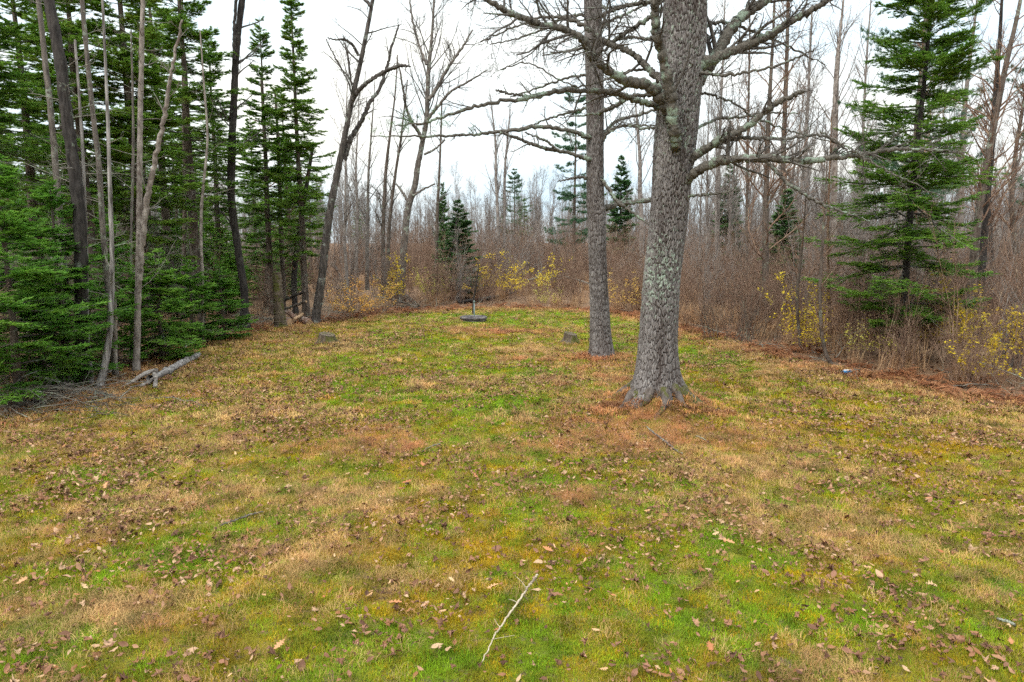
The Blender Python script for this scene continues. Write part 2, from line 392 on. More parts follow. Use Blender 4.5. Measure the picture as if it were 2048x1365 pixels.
# colour patches of the lawn as they grow: (pixel, radius in metres across and away, kind, weight)
PATCH = [  # green grass
    (880, 640, 2.6, 1.5, 'g', 1.0), (1010, 632, 2.6, 1.2, 'g', 1.5), (1120, 640, 2.4, 1.4, 'g', 1.4), (1230, 650, 1.8, 1.6, 'g', 1.1), (1245, 690, 1.0, 1.6, 'g', .8),
    (800, 685, 1.4, 1.4, 'g', 1.2), (740, 740, 1.3, 1.4, 'g', 1.1), (700, 790, 1.2, 1.3, 'g', .7), (900, 720, .8, 1.4, 'g', .6), (1050, 745, .9, 1.6, 'g', 1.1), (1020, 815, .8, 1.2, 'g', 1.2), (930, 800, .8, 1., 'g', .6),
    (1400, 715, 1.3, 1.2, 'g', 1.2), (1400, 790, .8, .8, 'g', .6), (330, 1120, .8, .6, 'g', 1.0), (430, 1060, .3, .25, 'g', 1.3), (60, 1290, .8, .5, 'g', .9), (1000, 1320, 1.0, .5, 'g', .7),
    (1440, 1260, .9, .6, 'g', .8), (1640, 1220, 1., .6, 'g', .6), (1900, 1280, .8, .5, 'g', .5), (1110, 960, .35, .3, 'g', 1.2), (1300, 1090, 1.0, .6, 'g', .6), (760, 1300, .8, .4, 'g', .5), (1450, 1100, .6, .4, 'g', .7),
    (990, 880, .9, .8, 'g', .5), (1060, 960, .8, .6, 'g', .5), (980, 1040, .9, .5, 'g', .4), (1120, 1140, 1.0, .5, 'g', .5), (900, 1230, .9, .4, 'g', .4), (1250, 1200, .9, .5, 'g', .5), (1560, 1180, .9, .4, 'g', .4),
    # dry tan grass and needles
    (690, 690, 1.2, .8, 't', 1.1), (650, 705, 1.2, .8, 't', .7), (985, 664, 1.5, .7, 'n', 1.3), (1060, 700, 1.1, .6, 't', 1.0), (1035, 718, 1.0, .35, 'n', 1.2), (860, 775, .55, .5, 't', 1.2), (900, 800, .5, .4, 't', .6), (1040, 838, .4, .35, 't', 1.2),
    (1160, 765, 1.6, .9, 't', .9), (1250, 760, 1.4, .7, 'n', .7), (1440, 890, 1.3, .9, 't', 1.2), (1570, 930, 1.1, .7, 't', 1.3), (1600, 1035, 1.0, .45, 't', 1.4), (1720, 1085, .7, .25, 't', 1.3), (1480, 1010, .8, .4, 't', 1.0),
    (1130, 890, .9, .6, 'n', .9), (1150, 995, .4, .25, 'n', 1.3), (770, 890, .9, .5, 'n', .8), (740, 862, .35, .25, 'n', 1.4), (300, 900, 1.6, .8, 't', .8), (470, 985, 1.2, .5, 't', .8), (720, 1000, 1.0, .5, 't', .7), (200, 1040, .8, .3, 't', .9),
    (560, 1110, .6, .3, 't', 1.0), (110, 1230, .7, .25, 't', 1.1), (300, 1210, .5, .2, 't', .9), (640, 1090, .6, .3, 't', .9), (20, 1230, .5, .2, 't', .9), (1640, 1330, .5, .25, 't', .9), (2020, 860, .8, .5, 't', .7), (560, 830, 1.2, .8, 't', .6), (830, 1160, .6, .3, 't', .5),
    # pine needles round the big trees
    (1310, 850, 1.35, 1.1, 'n', 1.9), (1390, 870, .9, .7, 'n', 1.1), (1220, 880, .8, .5, 'n', .9), (1205, 722, 1.1, .7, 'n', 1.5),
    # ochre moss
    (1750, 870, 2.0, 1.2, 'm', 1.2), (1900, 920, 1.5, .8, 'm', .9), (1600, 800, 2.0, 1.2, 'm', .7), (1480, 770, 1.2, 1., 'm', .6), (930, 680, 1.5, 1.2, 'm', .7), (840, 730, 1., 1., 'm', .5), (960, 1080, 1.4, .7, 'm', .6), (1020, 1180, 1.2, .6, 'm', .5), (1390, 1330, .8, .4, 'm', .6), (1700, 1130, 1.0, .5, 'm', .4), (480, 760, 1.6, .9, 'm', .5)]
PATCH = [(ground_at(a, b), rx, ry, k, w) for a, b, rx, ry, k, w in PATCH]
KIND_RGB = {'g': (0.142, 0.250, 0.003), 'o': (0.235, 0.222, 0.006), 't': (0.46, 0.268, 0.118), 'n': (0.44, 0.185, 0.088), 'm': (0.385, 0.235, 0.004)}

def patches(x, y):
    """How much of each kind of growth there is: green, olive, tan, needles, moss; they add up to 1."""
    w = {k: np.full(np.shape(x), v) for k, v in (('g', .48), ('o', .58), ('t', .09), ('n', .05), ('m', .26))}
    for (c, rx, ry, k, a) in PATCH:
        w[k] = w[k] + a * (1.15 if k == 't' else 1.2 if k == 'n' else 1.5 if k == 'g' else .8) * np.exp(-((x - c[0]) / rx) ** 2 - ((y - c[1]) / ry) ** 2)
    e = edge_dist(x, y)
    w['n'] = w['n'] + 0.6 * np.exp(-(np.maximum(e, 0) / 0.9) ** 2)
    w['t'] = w['t'] + 0.35 * np.exp(-(np.maximum(e, 0) / 2.2) ** 2)
    for i, k in enumerate('gotnm'):
        n = fbm(x * 0.85, y * 0.85, 0, 20 + i * 5, 3) * 0.34 + fbm(x * 4.2, y * 4.2, 0, 50 + i * 5, 3) * 0.66
        w[k] = w[k] * np.exp((n - 0.5) * 7.5)
    t = sum(w.values())
    return {k: v / t for k, v in w.items()}, e

def rgb_of(w):
    return sum(w[k][..., None] * np.array(KIND_RGB[k]) for k in w)

def axis(dense, step, lim, grow=1.22):
    a, b = dense; m = list(np.arange(a, b + 1e-6, step)); s = step
    while m[-1] < lim: s *= grow; m.append(m[-1] + s)
    s = step
    while m[0] > -lim: s *= grow; m.insert(0, m[0] - s)
    return np.array(m)
gx, gy = axis((-15, 16), 0.18, 700), axis((2.5, 36), 0.18, 700)
X, Y = np.meshgrid(gx, gy); nx, ny = len(gx), len(gy)
g = Geo(); i = (np.arange(ny - 1)[:, None] * nx + np.arange(nx - 1)[None]).ravel()
g.add(np.stack([X, Y, hgt(X, Y)], -1), np.stack([i, i + 1, i + nx + 1, i + nx], -1))
m, nt, b = mat_new("ground_soil", 0.95)
a = nd(nt, "ShaderNodeAttribute", _attribute_name="tint")
v = coords(nt, "Object"); n1 = noise_n(nt, v, 9.0, 8, 0.7); n2 = noise_n(nt, v, 60.0, 3, 0.6)
c = mix(nt, 1.0, a.outputs["Color"], ramp(nt, n2, [(0.3, (0.55, 0.52, 0.5)), (0.7, (1.1, 1.05, 1.0))]), 'MULTIPLY')
c = mix(nt, ramp(nt, n1, [(0.52, (0, 0, 0)), (0.66, (1, 1, 1))]), c, (0.12, 0.075, 0.05))
nt.links.new(c, b.inputs["Base Color"]); bump(nt, b, n1, 0.9, 0.05)
me = g.mesh("ground", m, True)
w, e = patches(X.ravel(), Y.ravel()); rgb = rgb_of(w) * 0.72
fl = fbm(X.ravel() * 0.7, Y.ravel() * 0.7, 0, 90, 3)[:, None]
floor = np.array([0.17, 0.095, 0.055]) * (1 - fl) + np.array([0.26, 0.17, 0.10]) * fl
k = np.clip(e / 0.7 + 0.5 + (fl[:, 0] - 0.5) * 1.5, 0, 1)[:, None]; rgb = floor * (1 - k) + rgb * k
at = me.attributes.new("tint", 'FLOAT_COLOR', 'POINT'); at.data.foreach_set("color", np.concatenate([rgb, np.ones((len(rgb), 1))], 1).astype(np.float32).ravel())
GROUND = setting("ground", me, "structure", "lawn and leaf-littered forest floor")

# ------------------------------------------------------------------ lawn: grass, dry grass, moss plants, needles, leaves
def blades(n, rad, h0, h1, wid, lean0, lean1, seg2=True, rng=RNG, zlift=0.0):
    g = Geo()
    r = rad * np.sqrt(rng.random(n)); a = rng.random(n) * 6.283
    p = np.stack([r * np.cos(a), r * np.sin(a), np.full(n, -0.006 + zlift)], -1)
    L = rng.uniform(h0, h1, n); ln = rng.uniform(lean0, lean1, n); az = rng.random(n) * 6.283
    hd = np.stack([np.cos(az), np.sin(az), 0 * az], -1); z = np.array([0, 0, 1.0])
    d1 = np.cos(ln * 0.6)[:, None] * z + np.sin(ln * 0.6)[:, None] * hd
    d2 = np.cos(ln * 1.35)[:, None] * z + np.sin(ln * 1.35)[:, None] * hd
    s = np.stack([-np.sin(az), np.cos(az), 0 * az], -1); w = (wid * rng.uniform(0.7, 1.2, n))[:, None]
    q1 = p + d1 * (L * 0.55)[:, None]; q2 = q1 + d2 * (L * 0.45)[:, None]
    V = np.stack([p - s * w, p + s * w, q1 + s * w * 0.85, q1 - s * w * 0.85, q2], 1)
    k = np.arange(n)[:, None] * 5
    g.add(V, k + np.array([0, 1, 2, 3]), k + np.array([3, 2, 4]))
    return g
def rosette(n, rad, r0, rng=RNG):
    g = Geo(); a = rng.random(n) * 6.283; r = rad * np.sqrt(rng.random(n)); s = r0 * rng.uniform(0.6, 1.2, n)
    c = np.stack([r * np.cos(a), r * np.sin(a), rng.uniform(0.012, 0.04, n)], -1)
    t = rng.normal(0, 0.35, (n, 2)); ang = np.linspace(0, 6.283, 6, endpoint=False)
    off = np.stack([np.cos(ang), np.sin(ang)], -1)[None] * s[:, None, None]
    V = np.concatenate([c[:, None, :2] + off, (c[:, None, 2:] + (off * t[:, None]).sum(-1, keepdims=True))], -1)
    k = np.arange(n)[:, None] * 6
    g.add(V, np.concatenate([k + np.array([0, 1, 2, 3]), k + np.array([0, 3, 4, 5])]))
    return g
GREEN = [blades(38, 0.10, 0.025, 0.062, 0.0021, 0.2, 1.25).mesh("grass_tuft", M_grass) for _ in range(5)]
GREENF = [blades(36, 0.10, 0.028, 0.060, 0.0034, 0.3, 1.25).mesh("grass_tuft_wide", M_grass) for _ in range(4)]
DRY = [blades(40, 0.11, 0.05, 0.11, 0.0017, 0.85, 1.25, zlift=0.010).mesh("dry_tuft", M_grass) for _ in range(5)]
DRYF = [blades(36, 0.11, 0.05, 0.12, 0.0030, 0.75, 1.22, zlift=0.012).mesh("dry_tuft_wide", M_grass) for _ in range(4)]
MOSS = [blades(60, 0.10, 0.018, 0.045, 0.0022, 0.1, 1.2).mesh("moss_plant", M_grass) for _ in range(4)]
NEED = [blades(44, 0.13, 0.05, 0.11, 0.0010, 1.0, 1.18, zlift=0.02).mesh("needle_bed", M_grass) for _ in range(3)]

def lawn_points(dens):
    """Random points on the lawn, thinner with distance; dens = [(y0, y1, per square metre)]."""
    out, band = [], []
    for k, (y0, y1, d) in enumerate(dens):
        xm = 0.80 * y1 + 2.2; n = int(2 * xm * (y1 - y0) * d)
        x = RNG.uniform(-xm, xm, n); y = RNG.uniform(y0, y1, n)
        ok = (np.abs(x) < 0.80 * y + 2.2) & (edge_dist(x, y) > -0.35)
        out.append(np.stack([x[ok], y[ok]], -1)); band.append(np.full(ok.sum(), k))
    return np.concatenate(out), np.concatenate(band)
P, band = lawn_points([(2.8, 7.5, 260), (7.5, 12, 170), (12, 18, 90), (18, 26, 48), (26, 35, 30)])
size = np.array([0.95, 1.1, 1.35, 1.8, 2.1])[band]
w, e = patches(P[:, 0], P[:, 1])
kinds = np.array(list('gotnm')); cum = np.cumsum(np.stack([w[k] for k in kinds], -1), -1)
ki = np.minimum((RNG.random(len(P))[:, None] > cum).sum(-1), 4)
rp = np.minimum(np.hypot(P[:, 0] - PINE[0], P[:, 1] - PINE[1]), np.hypot(P[:, 0] - PINE2[0], P[:, 1] - PINE2[1]) + .25)
ki = np.where((rp < .95) & (ki != 4) & (RNG.random(len(P)) < .85), 3, ki)      # needles, not grass, against the big trunks
base = np.array([KIND_RGB[k] for k in kinds])[ki]
mean = rgb_of(w)
tint = (base * 0.72 + mean * 0.28) * (0.12 + 1.75 * fbm(P[:, 0] * 6.5, P[:, 1] * 6.5, 0, 140, 2))[:, None] * RNG.uniform(0.85, 1.15, (len(P), 1)) * RNG.uniform(0.93, 1.07, (len(P), 3))
pos = np.stack([P[:, 0], P[:, 1], hgt(P[:, 0], P[:, 1])], -1)
def spin(n, tilt=0.12): return np.stack([RNG.normal(0, tilt, n), RNG.normal(0, tilt, n), RNG.random(n) * 6.283], -1)
for nm, sel, near, far, lab in (("grass", (ki == 0) | (ki == 1), GREEN, GREENF, "short green and olive grass of the lawn"),
                                ("dry_grass", ki == 2, DRY, DRYF, "tan dried grass lying flat in the lawn"),
                                ("pine_needles", ki == 3, NEED, DRYF, "rusty fallen pine needles matted over the lawn"),
                                ("moss", ki == 4, MOSS, MOSS, "ochre moss growing low in the lawn")):
    meshes = near + far; s = np.where(sel)[0]
    idx = np.where(band[s] < 2, RNG.integers(0, len(near), len(s)), len(near) + RNG.integers(0, len(far), len(s)))
    sc = size[s] * RNG.uniform(0.75, 1.3, len(s)); sc3 = np.stack([sc, sc, np.minimum(sc, 1.25) * RNG.uniform(.8, 1.2, len(s))], -1)
    scatter(nm, "stuff", lab, pos[s], spin(len(s)), sc3, idx, meshes, tint[s])

def leaf_mesh(kind, mat, rng):
    """A fallen leaf with its outline, curled along the midrib, its stalk included."""
    if kind == "oak":
        r = [(0, .02), (.07, .10), (.05, .18), (.20, .28), (.09, .38), (.26, .52), (.12, .60), (.25, .76), (.11, .80), (.10, .95), (0, 1.0)]
    elif kind == "maple":
        r = [(0, .05), (.16, .02), (.12, .16), (.42, .22), (.30, .36), (.52, .58), (.26, .54), (.24, .72), (.14, .74), (.10, .92), (0, 1.0)]
    else:
        r = [(0, .03), (.12, .12), (.22, .28), (.27, .45), (.23, .65), (.13, .84), (0, 1.0)]
    r = np.array(r); n = len(r); mid = np.stack([np.zeros(n), r[:, 1]], -1)
    c1, c2, c3 = rng.uniform(0.5, 3.2), rng.uniform(-1.6, 1.6), rng.uniform(0.1, 0.4)
    def lift(x, y): return c1 * x ** 2 + c2 * x * (y - .4) + c3 * (y - 0.5) ** 2 + rng.normal(0, 0.025, np.shape(x))
    V = []
    for sgn in (-1, 1):
        x = sgn * r[:, 0]; V.append(np.stack([x * rng.uniform(0.75, 1.0), r[:, 1], lift(x, r[:, 1])], -1))
    z0 = lift(mid[:, 0], mid[:, 1]); M = np.stack([mid[:, 0], mid[:, 1], z0], -1)
    stem = np.array([[-.012, 0.03, z0[0]], [.012, .03, z0[0]], [.03, -.3, z0[0] + .06]])
    g = Geo(); k = np.arange(n - 1)[:, None]
    q = np.concatenate([k + np.array([0, n, n + 1, 1])[None] * 1 + 0, ])
    a = np.concatenate([V[0], M, V[1], stem]); a[:, 1] -= 0.5; a[:, 2] -= a[:, 2].min() * 0.8
    Q = np.concatenate([np.stack([k[:, 0], k[:, 0] + 1, n + k[:, 0] + 1, n + k[:, 0]], -1), np.stack([n + k[:, 0], n + k[:, 0] + 1, 2 * n + k[:, 0] + 1, 2 * n + k[:, 0]], -1)])
    g.add(a, Q, [[3 * n, 3 * n + 1, 3 * n + 2]])
    return g.mesh("fallen_leaf_" + kind, mat, True)
LEAF = [leaf_mesh(k, M_leaf, RNG) for k in ("ovate", "maple", "ovate", "maple", "ovate", "maple", "ovate", "maple", "ovate")]
OAK = [leaf_mesh("oak", M_oak, RNG) for _ in range(3)]
P, band = lawn_points([(2.8, 7.5, 300), (7.5, 12, 340), (12, 18, 300), (18, 26, 130), (26, 35, 55)])
e = edge_dist(P[:, 0], P[:, 1]); cl = fbm(P[:, 0] * 0.9, P[:, 1] * 0.9, 0, 77, 3)
side = np.exp(-(np.maximum(e, 0) / 2.6) ** 2) + 0.55 * np.clip(-(P[:, 0] + 1.0) / 4, 0, 1)
p_keep = np.clip((cl - 0.33) * 3.0, 0.16, 1) * np.clip(0.62 + 0.7 * side, 0, 1)
keep = RNG.random(len(P)) < p_keep; P, band = P[keep], band[keep]
near = np.zeros(len(P), bool)
vis = np.where((np.abs(P[:, 0]) < 0.73 * (P[:, 1] + 0.3)) & (P[:, 1] > 4.85))[0]
pick = vis[np.argsort(P[vis, 1])[:284]]; near[pick] = True
z = hgt(P[:, 0], P[:, 1]) + RNG.uniform(0.032, 0.06, len(P)); sz = np.clip(RNG.lognormal(-2.95, .32, len(P)), .03, .12) * np.array([1, 1, 1.05, 1.15, 1.2])[band]
rt = np.stack([RNG.normal(0, 0.38, len(P)), RNG.normal(0, 0.38, len(P)), RNG.random(len(P)) * 6.283], -1)
flip = RNG.random(len(P)) < 0.45; rt[flip, 0] += math.pi; z[flip] += 0.012
s = ~near; n = s.sum()
ix = np.where(RNG.random(n) < 0.06, 9 + RNG.integers(0, 3, n), RNG.integers(0, 9, n))
scatter("fallen_leaves", "stuff", "curled brown leaves strewn over the farther lawn", np.stack([P[s, 0], P[s, 1], z[s]], -1), rt[s], sz[s], ix, LEAF + OAK)
for k in pick:
    li = RNG.integers(0, 9); u_ = P[k, 0] / P[k, 1]; row = "at the bottom edge of the lawn" if P[k, 1] < np.quantile(P[pick, 1], .5) else "slightly farther up the near lawn"
    where = ("by the left border", "left of the pale stick", "beside the pale stick", "right of the pale stick", "by the right border")[int(np.digitize(u_, (-.45, -.12, .10, .42)))]
    single("fallen_leaf", LEAF[li], ("%s %s brown leaf %s, %s" % ("broad" if sz[k] > .065 else "small", "lobed" if li % 2 else "oval", row, where)), "leaf", (P[k, 0], P[k, 1], z[k]), rt[k], float(sz[k]) * 1.1, "brown leaves on the nearest lawn")
for px, py, lab, sc in ((170, 1190, "large tan oak leaf beside a tuft of dry grass, lower left lawn", .15), (985, 1188, "pale star-shaped oak leaf just left of the long stick", .13), (560, 1310, "peach oak leaf alone near the bottom edge, left of the long stick", .14),
                        (845, 940, "rust red oak leaf in mid lawn, the leftmost of the rust red group", .17), (815, 975, "dark rust oak leaf below the rust red group", .17), (950, 965, "rust orange oak leaf at the right of the rust red group", .17),
                        (1095, 1112, "peach oak leaf above the upper end of the long stick", .14), (45, 1180, "cream oak leaf at the lower left border of the lawn", .14), (1455, 1098, "cream leaf in green grass below the dry patch", .14),
                        (1860, 1185, "dark red oak leaf under the dry grass at lower right", .17), (213, 985, "orange oak leaf in the leaf litter of the left lawn", .17), (1420, 1310, "orange leaf in moss at lower right centre", .16), (790, 1222, "broad mauve brown leaf left of the long stick", .13), (1180, 1080, "small cream leaf right of the stick's pale end", .10)):
    c = ground_at(px, py)
    single("oak_leaf", OAK[RNG.integers(0, 3)], lab, "leaf", (c[0], c[1], hz(*c) + 0.085), (RNG.normal(0, .2), RNG.normal(0, .2), RNG.random() * 6.28), sc, "large oak leaves on the lawn")

# ------------------------------------------------------------------ the two big pines
def plates(u, z, cw, ch, ncell, seed):
    """Bark plates: distance to the nearest furrow (0 in a furrow) and a value for each plate."""
    wu = u / cw + 0.5 * (vnoise(u * 6, z * 5, 0, seed) - .5); wz = z / ch + 0.45 * (vnoise(u * 9, z * 6, 0, seed + 1) - .5)
    iu, iz = np.floor(wu).astype(np.int64), np.floor(wz).astype(np.int64)
    f1 = np.full(u.shape, 9.0); f2 = f1.copy(); cid = np.zeros(u.shape)
    for du in (-1, 0, 1):
        for dz in (-1, 0, 1):
            cu, cz = iu + du, iz + dz; cm = np.mod(cu, ncell)
            d = np.hypot(cu + hsh(cm, cz, 0 * cm, seed) - wu, cz + hsh(cm, cz, 1 + 0 * cm, seed) - wz)
            near = d < f1; f2 = np.where(near, f1, np.minimum(f2, d)); cid = np.where(near, hsh(cm, cz, 2 + 0 * cm, seed), cid); f1 = np.minimum(f1, d)
    return f2 - f1, cid

def pine_bark(name):
    m, nt, b = mat_new(name, 0.92)
    pl = nd(nt, "ShaderNodeAttribute", _attribute_name="plate"); li = nd(nt, "ShaderNodeAttribute", _attribute_name="lichen"); mo = nd(nt, "ShaderNodeAttribute", _attribute_name="moss")
    v = coords(nt, "Object", (1, 1, 0.3)); n1 = noise_n(nt, v, 45.0, 5, 0.65); n2 = noise_n(nt, coords(nt, "Object"), 13.0, 8, 0.72)
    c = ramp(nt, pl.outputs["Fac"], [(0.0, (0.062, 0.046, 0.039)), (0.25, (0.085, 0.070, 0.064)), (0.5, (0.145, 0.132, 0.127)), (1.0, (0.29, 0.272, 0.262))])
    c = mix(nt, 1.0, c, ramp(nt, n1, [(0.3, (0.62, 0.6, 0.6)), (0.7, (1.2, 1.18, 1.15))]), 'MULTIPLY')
    s = nd(nt, "ShaderNodeMath", _operation='ADD'); nt.links.new(n2, s.inputs[0]); nt.links.new(li.outputs["Fac"], s.inputs[1])
    k = nd(nt, "ShaderNodeMapRange"); k.inputs["From Min"].default_value = 0.72; k.inputs["From Max"].default_value = 0.80; nt.links.new(s.outputs[0], k.inputs["Value"])
    c = mix(nt, k.outputs[0], c, ramp(nt, n1, [(0.3, (0.20, 0.255, 0.20)), (0.7, (0.37, 0.43, 0.35))]))
    s = nd(nt, "ShaderNodeMath", _operation='ADD'); nt.links.new(n2, s.inputs[0]); nt.links.new(mo.outputs["Fac"], s.inputs[1])
    k = nd(nt, "ShaderNodeMapRange"); k.inputs["From Min"].default_value = 0.95; k.inputs["From Max"].default_value = 1.05; nt.links.new(s.outputs[0], k.inputs["Value"])
    c = mix(nt, k.outputs[0], c, (0.075, 0.075, 0.022))
    nt.links.new(c, b.inputs["Base Color"]); bump(nt, b, n1, 0.8, 0.012)
    return m
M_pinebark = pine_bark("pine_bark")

def traced(pts, y, dy=0.0, n=None):
    """A stem from its course in the photograph: pixel, pixel width; y is its real distance, dy how far it leans away from there."""
    q = np.array([list(at_y(p[0], p[1], y + dy * k / (len(pts) - 1))[0]) + [p[2] * 0.5 * at_y(p[0], p[1], y + dy * k / (len(pts) - 1))[1]] for k, p in enumerate(pts)])
    r = spline(q, n or 6 * len(pts)); return r[:, :3], np.maximum(r[:, 3], 0.002)

def pine_trunk(stem_px, y, x_top, z_top, cw, ch, sides, step, seed, flare, depth, lich):
    p, r = traced(stem_px, y, 0, 60)
    z0 = hz(p[0, 0], y) - 0.38
    p[0, 2] = z0
    up = np.array([p[-1] + (np.array([x_top, y, z_top]) - p[-1]) * t for t in np.linspace(0.08, 1, 12)])
    P = np.concatenate([p, up]); Rr = np.concatenate([r, r[-1] * np.linspace(0.97, 0.25, 12)])
    o = np.argsort(P[:, 2]); P, Rr = P[o], Rr[o]
    zv = p[-1, 2]; zf = min(zv, 4.6); zz = np.concatenate([np.arange(z0, zf, step), np.arange(zf, zv, step * 1.6), np.arange(zv, z_top, 0.2)])
    cx = np.interp(zz, P[:, 2], P[:, 0]); cy = np.interp(zz, P[:, 2], P[:, 1]); rr = np.interp(zz, P[:, 2], Rr)
    th = np.linspace(0, 2 * np.pi, sides, endpoint=False); TH, ZZ = np.meshgrid(th, zz)
    hh = ZZ - z0 - 0.24
    lob = 0.5 + 0.5 * np.cos(TH * 5 + 1.3 * np.sin(TH * 2 + seed)); lob2 = vnoise(np.cos(TH) * 2 + 5, np.sin(TH) * 2 + 5, hh * .5, seed + 9)
    rad = rr[:, None] * (1 + flare * (0.25 + 0.75 * lob * 0.7 + 0.5 * (lob2 - .3)) * np.exp(-hh / 0.32) + 0.05 * (vnoise(np.cos(TH) * 1.5 + 9, np.sin(TH) * 1.5, hh * 1.2, seed + 3) - 0.5))
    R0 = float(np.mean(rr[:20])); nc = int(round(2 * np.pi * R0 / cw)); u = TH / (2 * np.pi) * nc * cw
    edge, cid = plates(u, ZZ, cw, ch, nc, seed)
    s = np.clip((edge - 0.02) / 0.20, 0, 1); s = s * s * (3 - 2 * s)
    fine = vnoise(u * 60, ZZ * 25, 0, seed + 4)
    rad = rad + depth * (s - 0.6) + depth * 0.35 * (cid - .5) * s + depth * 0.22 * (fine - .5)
    V = np.stack([cx[:, None] + rad * np.cos(TH), cy[:, None] + rad * np.sin(TH), ZZ], -1)
    lic = lich(hh, TH) ; mos = 0.62 * np.exp(-np.maximum(hh - 0.1, 0) / 0.28) * (0.55 + 0.6 * lob2)
    g = Geo(); i = (np.arange(len(zz) - 1)[:, None] * sides + np.arange(sides)[None]); j = (np.arange(len(zz) - 1)[:, None] * sides + (np.arange(sides)[None] + 1) % sides)
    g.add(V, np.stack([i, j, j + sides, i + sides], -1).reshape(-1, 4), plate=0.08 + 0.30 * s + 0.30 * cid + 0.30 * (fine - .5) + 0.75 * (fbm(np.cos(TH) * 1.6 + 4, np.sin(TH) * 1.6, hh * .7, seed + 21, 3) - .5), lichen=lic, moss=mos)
    base = np.array([P[0, 0], y, z0 + 0.38]); g.V[0] = g.V[0] - base
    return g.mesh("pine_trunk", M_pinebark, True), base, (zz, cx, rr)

def spray(P, Rr, n1, n2, n3, l1, seed, up=0.15, rmin=0.0035, ang=0.9, s0=0.2, turn=0.02, l2=0.45, wig=.16):
    rng = np.random.default_rng(seed)
    a = laterals(P[None], Rr[None], n1, s0, 0.99, ang, l1, 0.42, 5, up, wig, rmin * 1.6, rng=rng, turn=turn)
    b_ = laterals(*a, n2, 0.15, 1.0, 0.9, l2, 0.55, 4, up, wig * 1.2, rmin, rng=rng, turn=turn)
    c_ = laterals(*b_, n3, 0.1, 1.0, 0.9, 0.45, 0.7, 3, up * 0.5, wig * 1.2, rmin * 0.8, rng=rng) if n3 else None
    return a, b_, c_

def limb(tree, base, pts, y, dy, n1, n2, n3, l1, seed, label=None, mat=None, tmat=None, knob=0.35, **kw):
    """One branch of a tree: the limb itself and, hung on it, its twigs."""
    P, Rr = traced(pts, y, dy, 10 * len(pts))
    rng = np.random.default_rng(seed); P = P - base
    P[1:-1] += rng.normal(0, 0.012, P[1:-1].shape)
    Rk = Rr * (1 + knob * (rng.random(len(Rr)) - 0.5))
    g = Geo(); tubes(g, P, Rk, 9, True); o = part("branch", g.mesh("branch", mat or M_limb, True), tree, label)
    if n1:
        a, b_, c_ = spray(P, Rr, n1, n2, n3, l1, seed, **kw); g = Geo(); tubes(g, *a, 4); tubes(g, *b_, 3)
        if c_: tubes(g, *c_, 3)
        part("twig_spray", g.mesh("twig_spray", tmat or M_twig), o, kind="stuff")
    return P, Rr, o

def tufts(centres, dirs, n, ln, wid, rng, mat):
    """Long pine needles standing off shoot ends in brushes."""
    M = len(centres); d = unit(dirs[:, None] * 0.9 + rng.normal(0, 0.55, (M, n, 3)))
    p = centres[:, None] - dirs[:, None] * rng.uniform(0, 0.08, (M, n, 1)); s = unit(np.cross(d, rng.normal(size=d.shape))) * wid
    V = np.stack([p - s, p + s, p + d * ln * rng.uniform(.7, 1.1, (M, n, 1))], 2)
    g = Geo(); g.add(V, None, np.arange(M * n * 3).reshape(-1, 3)); return g.mesh("needle_tuft", mat)

